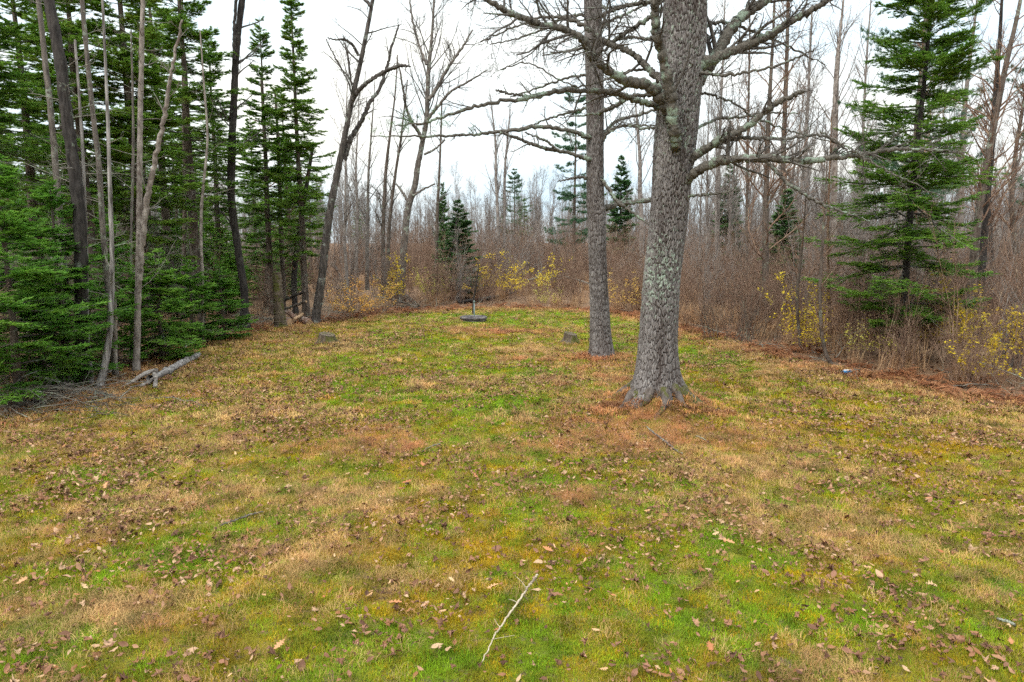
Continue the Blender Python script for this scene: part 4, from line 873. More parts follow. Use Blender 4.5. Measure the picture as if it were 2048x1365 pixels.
bare("bare_tree", "shaggy strip-barked trunk splayed at its foot beside the log", [(198, 778, 24), (208, 735, 20), (218, 680, 17), (222, 620, 14), (224, 520, 12), (220, 380, 10), (214, 200, 8), (205, 0, 6)], gy_of(198, 778), M_shaggy, .5, (8, 3, 2, 0, .4, .12, 1.1, .0), seed=7, tmat=M_twigpale)
bare("bare_tree", "second shaggy strip-barked trunk, left of the splayed one", [(183, 776, 15), (178, 720, 13), (174, 640, 12), (172, 500, 10), (165, 300, 8), (150, 80, 6)], gy_of(183, 776) + .2, M_shaggy, .4, (8, 3, 2, 0, .4, .12, 1.1, .0), seed=8, tmat=M_twigpale)
bare("broken_snag", "broken pale snag with a splintered top beside the leaning thin trunk", [(230, 748, 13), (230, 700, 12), (230, 650, 12), (229, 610, 11), (231, 578, 3)], gy_of(232, 752) - .25, M_pale, 0, None, seed=9, cat="snag", rough=.05)
bare("bare_tree", "thin light kinked trunk midway between the pale forked trunk and the dark straight one", [(404, 700, 9), (405, 560, 8), (402, 470, 8), (404, 400, 8), (411, 330, 7), (415, 270, 6), (408, 170, 5), (400, 60, 3)], 21.5, M_pale, .2, (12, 4, 2, 0, .15, .15, 1.2, 0), seed=10, tmat=M_twigpale)
bare("bare_tree", "slim brown trunk in the left woods behind the row of small firs", [(365, 640, 12), (368, 500, 12), (370, 380, 11), (368, 240, 10), (366, 100, 9), (362, -40, 8)], 27.5, M_brown, .2, (12, 4, 2, 0, .2, .14, 1.2, 0), seed=11, tmat=M_twigpale)
bare("bare_tree", "dark straight trunk rising out of the picture left of the pair of pointed firs", [(490, 640, 20), (488, 580, 18), (476, 500, 18), (463, 400, 18), (464, 300, 18), (468, 200, 17), (473, 100, 16), (484, 0, 15), (490, -70, 12)], 25.5, M_dark, .4,
     (14, 4, 3, 0, .3, .16, 1.0, .1), [([(468, 120, 7), (468, 60, 6), (472, 0, 6), (474, -50, 4)], 0, .2, 3, 3, 0, .15)], seed=12)
bare("bare_tree", "leaning dark trunk with a bent dead limb, against the sky left of centre", [(630, 648, 24.0), (634, 620, 21.6), (643, 560, 20.0), (652, 480, 19.2), (662, 410, 18.4), (678, 330, 16.0), (692, 260, 13.6), (706, 190, 12.8), (722, 120, 11.2), (742, 20, 9.6), (752, -40, 8.8)],
     gy_of(630, 648), M_leaning, .3, (10, 4, 3, 2, .62, .16, .9, .1),
     [([(703, 205, 8), (714, 185, 9), (735, 165, 8), (765, 146, 8), (800, 132, 7), (822, 134, 2)], -.1, -.5, 5, 3, 2, .25), ([(717, 112, 6), (706, 92, 6), (690, 80, 5), (670, 80, 3), (655, 76, 2)], 0, -.5, 4, 3, 0, .3),
      ([(704, 188, 4), (690, 150, 3), (670, 115, 3), (652, 78, 2)], -.1, -.3, 3, 3, 0, .3), ([(688, 320, 12), (700, 280, 11), (722, 245, 9), (740, 205, 8), (758, 180, 7), (772, 140, 6), (785, 90, 5), (798, 50, 3)], .3, 1.2, 9, 4, 3, .25),
      ([(703, 170, 4), (695, 110, 4), (690, 85, 2)], .1, .2, 2, 2, 0, .3), ([(742, 12, 7), (725, -5, 6), (712, -30, 4)], 0, .5, 4, 3, 2, .4)], seed=13)
bare("bare_tree", "spreading bare tree with grey forked crown in open sky, left of the pines", [(800, 585, 20), (806, 520, 18), (812, 450, 17), (818, 410, 16), (830, 370, 15), (836, 330, 14), (845, 285, 13), (853, 240, 12), (855, 190, 11), (858, 130, 10), (864, 70, 7), (870, -30, 4)], 36.5, M_grey, .5,
     (20, 6, 5, 3, .5, .30, .7, .25),
     [([(846, 282, 8), (835, 262, 7), (820, 238, 6), (810, 205, 5), (805, 170, 4), (795, 120, 3)], 0, -1.2, 14, 6, 5, .38), ([(858, 200, 8), (880, 165, 7), (900, 130, 6), (925, 95, 5), (945, 60, 3)], 0, 1.0, 15, 6, 5, .38),
      ([(850, 245, 7), (875, 215, 6), (900, 185, 5), (935, 165, 4), (975, 140, 2)], 0, -1.0, 15, 6, 5, .38), ([(853, 130, 6), (838, 90, 5), (825, 40, 4), (818, -10, 3)], 0, .8, 13, 6, 5, .38), ([(848, 310, 5), (870, 298, 4), (890, 280, 3)], 0, .5, 4, 3, 2, .4),
      ([(818, 408, 6), (805, 385, 5), (792, 368, 3)], 0, .4, 4, 3, 2, .4), ([(826, 392, 5), (845, 380, 4), (870, 368, 3)], 0, .4, 4, 3, 2, .4)], seed=14)
for lab, pts, y, mat, cr, sd in [
    ("slim grey trunk just left of the spreading bare tree, straight and high", [(768, 590, 12), (766, 480, 11), (768, 420, 10), (772, 340, 8), (780, 270, 6), (790, 190, 4), (795, 110, 3)], 41, M_brown, (18, 5, 3, 0, 0.21, .15, .7, .2), 20),
    ("slender slanting trunk crossing close left of the spreading bare tree", [(775, 590, 10), (777, 480, 9), (783, 410, 8), (792, 340, 7), (801, 285, 6), (806, 240, 4), (815, 160, 3)], 39, M_brown, (18, 5, 3, 0, 0.18, .15, .7, .2), 21),
    ("straight brown pole-like trunk beside the small cone-shaped spruce", [(872, 600, 10), (873, 500, 9), (875, 420, 8), (878, 360, 6), (881, 290, 5), (884, 200, 3)], 40, M_brown, (15, 4, 3, 0, 0.21, .14, .8, .2), 22),
    ("thin pale tree between the leaning dark trunk and the slim grey trunk", [(734, 560, 9), (735, 440, 8), (737, 350, 6), (741, 290, 5), (746, 220, 3), (750, 160, 2)], 46, M_grey, (21, 5, 4, 0, 0.15, .2, .7, .2), 23),
    ("far thin tree with feathery top right of the leaning dark trunk", [(712, 540, 8), (715, 420, 7), (712, 340, 5), (716, 250, 3), (718, 180, 2)], 55, M_far, (24, 6, 4, 0, 0.18, .2, .6, .3), 24),
    ("left stem of the tall thin twin sapling on the skyline", [(997, 540, 10), (996, 440, 8), (992, 360, 7), (991, 290, 5), (985, 230, 3), (980, 190, 2)], 52, M_far, (27, 5, 3, 0, 0.21, .2, .3, .4), 25),
    ("right stem of the tall thin twin sapling on the skyline", [(1010, 540, 8), (1009, 440, 7), (1010, 340, 6), (1015, 280, 4), (1020, 220, 2)], 52.5, M_far, (27, 5, 3, 0, 0.21, .2, .3, .4), 26),
    ("grey tree behind the gap between the two big pines", [(1285, 470, 12), (1280, 380, 11), (1280, 320, 9), (1276, 270, 7), (1272, 220, 4), (1268, 160, 2)], 52, M_far, (21, 6, 4, 2, 0.18, .3, .8, .2), 27),
    ("tall dark-barked tree in the brush, first right of the massive pine", [(1532, 650, 17), (1531, 560, 16), (1531, 460, 15), (1533, 360, 13), (1537, 240, 11), (1543, 130, 8), (1548, 30, 6), (1550, -60, 4)], 26, M_brown, (33, 6, 4, 2, 0.18, .18, .8, .15), 28),
    ("tall straight tree behind the broken-ended limb of the massive pine", [(1568, 560, 15), (1567, 420, 14), (1566, 330, 13), (1570, 220, 11), (1574, 100, 9), (1577, -40, 7)], 34, M_brown, (36, 6, 4, 2, 0.18, .18, .7, .2), 29),
    ("thin tree right beside the massive pine's trunk, far behind", [(1435, 560, 9), (1437, 400, 8), (1440, 260, 7), (1446, 120, 5), (1450, 0, 3)], 44, M_far, (36, 6, 4, 2, 0.18, .2, .6, .25), 30),
    ("thin tree with many fine uprights between massive pine and dark-barked tree", [(1492, 600, 9), (1494, 450, 8), (1495, 300, 7), (1498, 160, 5), (1500, 20, 3)], 37, M_brown, (36, 6, 4, 2, 0.15, .2, .6, .25), 31),
    ("pale silvery tree with upswept limbs standing out against the sky left of the large fir", [(1668, 560, 17), (1668, 420, 16), (1669, 300, 15), (1671, 210, 14), (1674, 130, 11), (1680, 70, 7), (1690, -30, 4)], 42, M_pale, (27, 6, 3, 2, 0.27, .26, .55, .3), 32),
    ("twin trunk slanting to the upper right corner, the nearer stem", [(1936, 640, 20), (1944, 560, 19), (1952, 470, 18), (1962, 400, 17), (1975, 320, 16), (1992, 230, 14), (2012, 130, 12), (2035, 30, 9), (2050, -50, 7)], 22.5, M_brown, (30, 6, 4, 2, 0.24, .2, .7, .15), 33),
    ("twin trunk slanting to the upper right corner, the darker farther stem", [(1960, 640, 19), (1963, 560, 17), (1968, 480, 16), (1974, 400, 15), (1982, 310, 14), (1990, 200, 12), (1998, 100, 9), (2005, -20, 6)], 23.2, M_dark, (27, 6, 4, 2, 0.24, .2, .7, .15), 34),
    ("curved sapling bending out of the lawn's edge left of the small blue object", [(1664, 732, 11), (1652, 708, 10), (1644, 670, 9), (1640, 600, 8), (1643, 520, 7), (1648, 440, 6), (1652, 370, 4), (1655, 300, 2)], gy_of(1664, 732), M_brown, (21, 5, 3, 0, 0.21, .16, .7, .2), 35),
    ("upright slim sapling close behind the curved sapling", [(1662, 700, 7), (1658, 620, 7), (1656, 520, 6), (1657, 420, 5), (1660, 320, 4), (1664, 220, 2)], 20.5, M_mauve, (21, 5, 3, 0, 0.21, .16, .7, .2), 36),
    ("dark sapling with yellow leaves round its foot, right of the dark-barked tree", [(1604, 715, 9), (1598, 660, 8), (1594, 600, 8), (1600, 530, 7), (1607, 460, 5), (1612, 380, 3)], 20.2, M_brown, (21, 5, 3, 0, 0.18, .18, .7, .2), 37),
    ("grey tree deep in the brush behind the large fir's lower boughs", [(1838, 600, 22), (1836, 500, 20), (1834, 400, 18), (1838, 300, 15), (1846, 150, 11), (1855, 0, 8)], 27, M_grey, (27, 6, 4, 0, 0.24, .18, .7, .2), 38),
    ("tall bare tree with blue grey twigs at the upper right, left of the twin trunk", [(1922, 520, 14), (1922, 400, 13), (1925, 280, 11), (1935, 160, 9), (1950, 40, 6), (1958, -40, 4)], 38, M_far, (39, 6, 4, 2, 0.15, .2, .6, .25), 39),
    ("thin crooked tree at the right border beyond the twin trunk", [(2035, 560, 13), (2030, 480, 12), (2024, 400, 11), (2032, 300, 9), (2048, 200, 7), (2060, 80, 4)], 30, M_brown, (33, 6, 4, 0, 0.18, .2, .7, .2), 40),
    ("dark slim tree left of the pale broken snag at right", [(1985, 560, 11), (1982, 480, 10), (1978, 400, 9), (1984, 300, 8), (1992, 180, 6), (1998, 60, 3)], 29, M_dark, (27, 6, 4, 0, 0.21, .18, .7, .2), 41),
    ("thin tree rising between dark-barked tree and silvery tree", [(1612, 560, 10), (1613, 420, 9), (1612, 300, 8), (1618, 160, 6), (1624, 20, 4)], 45, M_far, (39, 6, 4, 2, 0.15, .22, .6, .25), 42),
    ("upright thin tree just left of the large fir's top", [(1722, 560, 10), (1724, 420, 9), (1726, 280, 7), (1732, 140, 5), (1742, 0, 3)], 47, M_far, (39, 6, 4, 2, 0.15, .22, .6, .25), 43),
    ("dead-looking brown pole in the woods right of the tall mossy stump", [(568, 640, 12), (566, 560, 12), (562, 470, 11), (560, 380, 10), (556, 280, 8), (550, 180, 5)], 31.5, M_brown, (15, 4, 2, 0, 0.15, .12, 1.2, 0), 44),
    ("brown peeling trunk left of the tall mossy stump, deep in the woods", [(530, 640, 12), (534, 560, 11), (535, 470, 10), (533, 380, 9), (528, 270, 7), (522, 150, 5)], 33, M_brown, (15, 4, 2, 0, 0.15, .12, 1.2, 0), 45),
    ("slim trunk leaning out right behind the pair of pointed firs", [(592, 635, 14), (588, 560, 14), (598, 470, 12), (612, 380, 10), (626, 290, 8)], 31, M_dark, (15, 4, 2, 0, 0.18, .14, 1.1, 0), 46)]:
    bare("bare_tree", lab, pts, y, mat, .3, cr, seed=sd, tmat=M_far if mat in (M_far, M_pale) else (M_mauve if sd > 27 else M_twig))
bare("broken_snag", "pale barkless broken snag near the right border", [(1988, 480, 18), (1989, 450, 17), (1992, 430, 15), (1997, 417, 7)], 33, M_pale, 0, None, seed=60, cat="snag", rough=.05)
bare("tall_stump", "tall mossy-topped stump beside the log pile", [(561, 655, 32), (559, 630, 27), (556, 590, 24), (554, 555, 22), (553, 545, 21)], gy_of(561, 655), M_mossy, 0, None, seed=61, cat="stump", rough=.05)

# ------------------------------------------------------------------ brush: bare shrubs, saplings, yellow-leaved shrubs, ferns, tall dry grass, far woods
def shrub_geo(seed, n, h, spread, n2=14, n3=3, r0=.009, up=.22, wig=.13, rmin=.0035):
    rng = np.random.default_rng(seed); g = Geo()
    az = rng.random(n) * 6.283; rr = spread * .25 * np.sqrt(rng.random(n)); p0 = np.stack([rr * np.cos(az), rr * np.sin(az), 0 * az - .05], -1)
    ln = np.abs(rng.normal(0, .28, n)) * spread; d = unit(np.stack([np.cos(az + rng.normal(0, .6, n)) * ln, np.sin(az + rng.normal(0, .6, n)) * ln, 1 + 0 * az], -1)); L = h * rng.uniform(.5, 1.05, n)
    out = [p0]
    for k in range(6): out.append(out[-1] + d * (L / 6)[:, None]); d = unit(d + rng.normal(0, wig, d.shape) + [0, 0, .03])
    P = np.stack(out, 1); Rr = r0 * rng.uniform(.6, 1.3, (n, 1)) * np.linspace(1, .3, 7)[None] * (h / 3.0) ** .5; tubes(g, P, Rr, 4)
    a = laterals(P, Rr, n2, .2, 1, .65, .26, .55, 4, up, .14, rmin, rng=rng); tubes(g, *a, 3)
    b_ = laterals(*a, n3, .2, 1, .7, .5, .7, 3, up, .16, rmin * .85, rng=rng); tubes(g, *b_, 3)
    return g, a, b_
BRUSH = [shrub_geo(300 + k, 11, 3.6, 1.0)[0].mesh("brush_clump", M_mauve) for k in range(4)] + [shrub_geo(310 + k, 16, 2.2, 1.4, 12)[0].mesh("brush_clump_low", M_mauve) for k in range(3)] + [shrub_geo(320 + k, 6, 5.2, .9, 20, 4, .013)[0].mesh("brush_sapling", M_far) for k in range(2)]
def ring_points(n, y0, y1, x_lim, dmin, dmax, rng=RNG):
    x = rng.uniform(-x_lim, x_lim, n); y = rng.uniform(y0, y1, n); e = -edge_dist(x, y)
    ok = (e > dmin) & (e < dmax) & (np.abs(x) < .80 * y + 5); return x[ok], y[ok], e[ok]
x, y, e = ring_points(15000, 12, 88, 75, .35, 80)
leftwood = np.clip((-x - 3.5 - np.maximum(y - 30, 0) * .25) / 2.5, 0, 1)
dens = np.where(y < 34, 1.0, .50) * (1 - .66 * leftwood) * np.clip(.35 + 1.3 * fbm(x * .25, y * .25, 0, 71, 2), 0, 1)
ok = RNG.random(len(x)) < dens * .62; x, y, e = x[ok], y[ok], e[ok]
pk = np.where(e < 1.0, 4 + RNG.integers(0, 3, len(x)), np.where(RNG.random(len(x)) < .12, 7 + RNG.integers(0, 2, len(x)), RNG.integers(0, 7, len(x))))
sc = RNG.uniform(.7, 1.2, len(x)) * np.where(e < .8, .62, 1.0) * np.interp(y, [30, 45, 80], [1, 1.12, 1.5])
scatter("brush_undergrowth", "stuff", "dense mauve brown thicket of leafless shrubs round the clearing", np.stack([x, y, hgt(x, y)], -1), spin(len(x), .20), sc, pk, BRUSH)

def fern_geo(seed, n=9, L0=.55):
    rng = np.random.default_rng(seed); g = Geo()
    for k in range(n):
        a = rng.random() * 6.283; L = L0 * rng.uniform(.6, 1.2); s = np.linspace(0, 1, 9)[:, None]; hd = np.array([math.cos(a), math.sin(a), 0]); sd = np.array([-hd[1], hd[0], 0])
        p = hd * s * L * .9 + np.array([0, 0, 1]) * (L * .75 * s - L * rng.uniform(.6, 1.0) * s ** 2) + rng.normal(0, .015, (9, 3)); tubes(g, p, np.linspace(.004, .0015, 9), 3)
        q = p[1:]; w = (.26 * L * np.sin(np.linspace(.5, 3.0, 8)))[:, None]
        for sg in (-1, 1):
            t = q + sg * sd * w + np.array([0, 0, -.4]) * w * rng.uniform(.2, 1.2, (8, 1)) + hd * w * .4; V = np.stack([q - hd * .018, q + hd * .018, t], 1); g.add(V, None, np.arange(24).reshape(-1, 3))
    return g.mesh("dead_fern_clump", M_fern)
FERN = [fern_geo(400 + k) for k in range(4)]
x, y, e = ring_points(26000, 11, 42, 26, -.25, 2.4); wgt = np.where((y > 24) | (x > 4), 1.0, .45) * np.clip(fbm(x * .5, y * .5, 0, 33, 2) * 2.2 - .55, 0, 1) * np.exp(-np.maximum(e, 0) / 1.0)
ok = RNG.random(len(x)) < wgt * .85; x, y = x[ok], y[ok]
scatter("dead_ferns", "stuff", "rust brown dead ferns along the edge of the lawn", np.stack([x, y, hgt(x, y)], -1), spin(len(x), .15), RNG.uniform(.55, 1.15, len(x)), RNG.integers(0, 4, len(x)), FERN)

TALL = [blades(60, .28, .45, 1.05, .006, .1, .75).mesh("tall_dry_grass", M_drygrass) for _ in range(4)]
x, y, e = ring_points(16000, 11, 58, 44, .2, 30); wgt = np.clip(fbm(x * .3, y * .3, 0, 44, 2) * 2.6 - .9, 0, 1) * np.where(x > 6, 1.1, .8) * np.clip(e / 2.0, .12, 1) * np.where((x < -4) & (x / y < -.24) & (y < 50), .15, 1)
ok = RNG.random(len(x)) < wgt * .6; x, y = x[ok], y[ok]
scatter("tall_dry_grass", "stuff", "tan dried tall grass growing among the brush", np.stack([x, y, hgt(x, y)], -1), spin(len(x), .1), RNG.uniform(.6, 1.15, len(x)), RNG.integers(0, 4, len(x)), TALL)

# leaf litter on the forest floor
x, y, e = ring_points(60000, 9, 40, 30, -.5, 6); ok = RNG.random(len(x)) < np.exp(-np.maximum(e, 0) / 2.5) * np.where(y < 26, 1, .45); x, y = x[ok], y[ok]
scatter("leaf_litter", "stuff", "brown leaf litter under the trees and brush", np.stack([x, y, hgt(x, y) + RNG.uniform(.01, .05, len(x))], -1), spin(len(x), .45), RNG.uniform(.07, .13, len(x)), RNG.integers(0, 9, len(x)), LEAF)
# fallen twigs and sticks under the left woods
TW = []
for k in range(4):
    rng = np.random.default_rng(500 + k); P = np.cumsum(np.concatenate([[[0, 0, 0.02]], rng.normal(0, .035, (6, 3)) * [1, 1, .5] + [.16, 0, 0]]), 0); Rr = np.linspace(.012, .003, 7); g = Geo(); tubes(g, P, Rr, 4)
    tubes(g, *laterals(P[None], Rr[None], 9, .15, 1, .7, .35, .5, 3, .05, .15, .003, rng=rng), 3); TW.append(g.mesh("fallen_twig", M_twigpale))
x, y, e = ring_points(9000, 10, 34, 26, .0, 8); ok = RNG.random(len(x)) < np.where(x < -3, .75, .16) * np.exp(-np.maximum(e, 0) / 3.5); x, y = x[ok], y[ok]
scatter("twig_litter", "stuff", "grey fallen twigs lying under the woods", np.stack([x, y, hgt(x, y) + .05], -1), np.stack([RNG.normal(0, .25, len(x)), RNG.normal(0, .35, len(x)), RNG.random(len(x)) * 6.28], -1), RNG.uniform(.6, 1.6, len(x)), RNG.integers(0, 4, len(x)), TW)

# far woods: bare trees and some dark conifers that read as one mass on the skyline
def far_tree(seed, h):
    rng = np.random.default_rng(seed); P = np.stack([np.cumsum(rng.normal(0, .06, 9)), np.cumsum(rng.normal(0, .06, 9)), np.linspace(-.1, h, 9)], -1); Rr = np.linspace(.095, .012, 9) * h / 10; g = Geo(); tubes(g, P, Rr, 6)
    a = laterals(P[None], Rr[None], 26, .25, .98, .6, .24, .5, 5, .3, .1, .012, rng=rng, turn=.04); tubes(g, *a, 3); b_ = laterals(*a, 7, .2, 1, .7, .5, .6, 3, .2, .15, .008, rng=rng); tubes(g, *b_, 3)
    c_ = laterals(*b_, 4, .2, 1, .7, .5, .7, 3, .2, .15, .006, rng=rng); tubes(g, *c_, 3); return g.mesh("far_bare_tree", M_far)
FAR = [far_tree(600 + k, 9 + k) for k in range(4)]
n = 5200; y = RNG.uniform(34, 130, n); x = RNG.uniform(-1, 1, n) * (.84 * y + 6); u = x / y
low = np.exp(-((u + .07) / .17) ** 2)                            # the sky opens low over the middle, the woods stand farther off there
p = np.where(y > 78, .40, np.where(u > .27, .22, np.where((u < -.10) & (u > -.26), .10, 0))) * np.where((y < 78) & (low > .5), 0, 1) * np.where((u < -.32) & (y < 60), .25, 1)
ok = RNG.random(n) < p * (y / 130) ** .3; x, y, low = x[ok], y[ok], low[ok]
sc = RNG.uniform(.7, 1.15, len(x)) * (1 - .12 * low) * np.where(y < 78, RNG.uniform(.8, 1.25, len(x)), 1)
scatter("far_woods", "stuff", "grey leafless woods on the skyline", np.stack([x, y, hgt(x, y)], -1), spin(len(x), .04), np.stack([sc * .9, sc * .9, sc], -1), RNG.integers(0, 4, len(x)), FAR)
y = np.concatenate([RNG.uniform(40, 95, 60), RNG.uniform(85, 120, 9)]); u = np.concatenate([RNG.uniform(-.9, -.28, 60), RNG.uniform(-.3, .8, 9)]); x = u * y
z0 = hgt(x, y); rt = spin(len(x), .02); sc = RNG.uniform(.7, 1.1, len(x)); sc[60:] *= .75; ix = RNG.integers(0, 2, len(x))
for nm, key, lab in (("far_firs", "crown", "dark conifer foliage deep in the woods"), ("far_fir_trunks", "trunk", "conifer trunks deep in the woods"), ("far_fir_twigs", "dead", "dead lower twigs of the conifers deep in the woods")):
    scatter(nm, "stuff", lab, np.stack([x, y, z0], -1), rt, sc, ix, [CON["edge"][key], CON["tall"][key]])

y = RNG.uniform(25, 55, 120); x = RNG.uniform(-.85, -.30, 120) * y; ok = (edge_dist(x, y) < -5) & ((x / y < -.40) | (y > 36)); x, y = x[ok], y[ok]
scatter("fir_undergrowth", "stuff", "young firs growing thickly under the left woods", np.stack([x, y, hgt(x, y)], -1), spin(len(x), .03), RNG.uniform(.45, 1.2, len(x)), RNG.integers(0, 2, len(x)), [CON["young"]["crown"], CON["shrubfir"]["crown"]])

# shrubs that still hold leaves: each a thing of its own
def leaves_on(tips, per, size, rng, mat, droop=.3):
    c = tips[rng.integers(0, len(tips), per)] + rng.normal(0, .05, (per, 3)); a = rng.random(per) * 6.283
    f = unit(np.stack([np.cos(a), np.sin(a), rng.normal(-droop, .4, per)], -1)); s = unit(np.cross(f, np.array([0, 0, 1.0]) + rng.normal(0, .5, (per, 3)))); L = (size * rng.uniform(.6, 1.25, per))[:, None]
    V = np.stack([c, c + f * L * .45 + s * L * .33, c + f * L, c + f * L * .45 - s * L * .33], 1); g = Geo(); g.add(V, np.arange(per * 4).reshape(-1, 4)); return g.mesh("shrub_leaves", mat)
def shrub(label, px, y, h, spread, mat, nleaf, size, seed, n=14, z0=.25, wood=None):
    g, a, b_ = shrub_geo(seed, n, h, spread, 9, 2, .008, .2, .1); x = stand(px, y); rng = np.random.default_rng(seed)
    t = thing("leafy_shrub", label, "shrub", (x, y, hz(x, y))); part("stems", g.mesh("shrub_stems", wood or M_mauve), t, kind="stuff")
    tips = np.concatenate([a[0].reshape(-1, 3), b_[0].reshape(-1, 3)]); tips = tips[tips[:, 2] > z0 * h]; nleaf = int(nleaf * (2.6 if px > 1500 else 1.8)); size = size * 1.12
    part("foliage", leaves_on(tips, nleaf, size, rng, mat), t)
for a in [("orange-leaved shrub in front of the leaning dark trunk's foot", 700, 27.6, 2.1, 1.7, M_orange, 380, .075, 701), ("orange and yellow shrub right of the leaning trunk, second in the row", 760, 29.6, 1.9, 1.9, M_orange, 260, .075, 702),
          ("yellow-green leafy shrub at the foot of the spreading bare tree", 797, 34, 2.6, 1.2, M_yellow, 420, .085, 703), ("yellow-leaved shrub left of the small cone-shaped spruce", 868, 36, 2.2, 1.9, M_olive, 420, .08, 704),
          ("broad yellow shrub behind the round well cover, right of the cone-shaped spruce", 985, 37, 3.0, 2.2, M_yellow, 560, .085, 705), ("yellow shrub with scattered leaves left of the slimmer pine", 1060, 38, 3.2, 2.4, M_yellow, 420, .085, 706),
          ("small yellow shrub low at the far lawn edge left of the slimmer pine", 1095, 33.5, 1.4, 1.6, M_olive, 220, .07, 707), ("ochre shrub showing between the two big pines", 1250, 31, 1.9, 2.0, M_orange, 330, .07, 708),
          ("bright yellow shrub round the dark sapling, right of the massive pine", 1600, 20.6, 2.3, 1.2, M_yellow, 330, .075, 709), ("low yellow-leaved shrub at the lawn edge beside the curved sapling", 1618, 19.6, 1.2, 1.0, M_yellow, 150, .06, 710),
          ("sparse yellow shrub between the curved sapling and the large fir", 1735, 18.3, 1.5, 1.6, M_olive, 170, .06, 711), ("bright yellow shrub right of the large fir, tallest of the yellow ones there", 1915, 18.4, 2.7, 1.7, M_yellow, 380, .085, 712),
          ("bright yellow shrub at the right border of the brush", 2010, 17.2, 2.1, 1.9, M_yellow, 340, .085, 713), ("low yellow shrub in front at the right lawn edge", 1955, 15.6, 1.2, 1.6, M_yellow, 170, .07, 714),
          ("sparse yellow shrub under the large fir's boughs", 1860, 19.5, 1.9, 1.5, M_yellow, 200, .075, 715), ("yellow-leaved shrub in the meadow behind the twin trunk", 1900, 27, 2.0, 2.6, M_orange, 320, .08, 716),
          ("yellow shrub beyond the right border at the lawn edge", 2110, 15.8, 1.9, 1.7, M_yellow, 260, .08, 717)]:
    shrub(*a)
# leafless arching shrubs that stand out at the lawn's edge
for k, (px, y, h, sp, lab) in enumerate([(1445, 22.6, 2.6, 2.4, "arching leafless shrub fanning left at the lawn edge beside the massive pine"), (1505, 21.6, 2.2, 2.2, "arching leafless shrub at the foot of the tall dark-barked tree"), (705, 28.4, 1.6, 2.2, "tangled leafless shrub under the orange leaves beside the leaning trunk"), (1985, 15.0, 1.7, 2.0, "tangled leafless shrub at the right lawn edge"), (1790, 17.2, 1.4, 1.6, "tangled low shrub around the large fir's foot")]):
    g, a_, b_ = shrub_geo(800 + k, 22, h, sp, 8, 2, .010, .1, .12); x = stand(px, y)
    t = thing("bare_shrub", lab, "shrub", (x, y, hz(x, y))); part("stems", g.mesh("bare_shrub_stems", M_brown if k < 2 else M_mauve), t, kind="stuff")

# ------------------------------------------------------------------ small things
def lump(g, V, amp, fr, seed):
    V = V.copy(); V += (np.stack([vnoise(V[:, 0] * fr, V[:, 1] * fr, V[:, 2] * fr, seed + k) for k in range(3)], -1) - .5) * amp; return V
def log_mesh(P, Rr, mat, seed, sides=14, amp=.03):
    g = Geo(); tubes(g, P, Rr, sides, True); g.V[0] = lump(g, g.V[0], amp, 9, seed); return g.mesh("log", mat, True)
def on_ground(pts, lift=0.0):
    o = []
    for px, py, wpx, dz in pts:
        c = ground_at(px, py); r = wpx * .5 * at_y(px, py, c[1])[1]; o.append([c[0], c[1], hz(*c) + dz + lift, r])
    return np.array(o)
# the fallen log: a bark-covered trunk split into bare prongs at its near end
q = on_ground([(300, 768, 12, .09), (325, 758, 14, .10), (350, 744, 14, .10), (372, 732, 13, .09), (392, 722, 11, .08), (398, 716, 8, .07)]); q = spline(q, 34); base = q[0, :3].copy(); base[2] = hz(*base[:2])
fl = thing("fallen_log", "grey weathered fallen log with splintered pale end lying at the left edge of the lawn", "log", base)
part("trunk", log_mesh(q[:, :3] - base, q[:, 3] * (1 + .12 * np.random.default_rng(3).normal(0, 1, 34)), M_shaggy, 4, 16, .05), fl)
for k, pts in enumerate(([(318, 760, 9, .20), (300, 763, 9, .20), (280, 770, 8, .15), (262, 775, 7, .07), (243, 779, 3, .02)], [(312, 768, 8, .10), (296, 774, 8, .06), (276, 779, 6, .04), (258, 780, 3, .02)], [(310, 764, 8, .16), (312, 772, 9, .10), (311, 780, 9, .02)])):
    r = spline(on_ground(pts), 16); part("splinter", log_mesh(r[:, :3] - base, r[:, 3], M_wood, 8 + k, 8, .03), fl, "bare splintered wood")

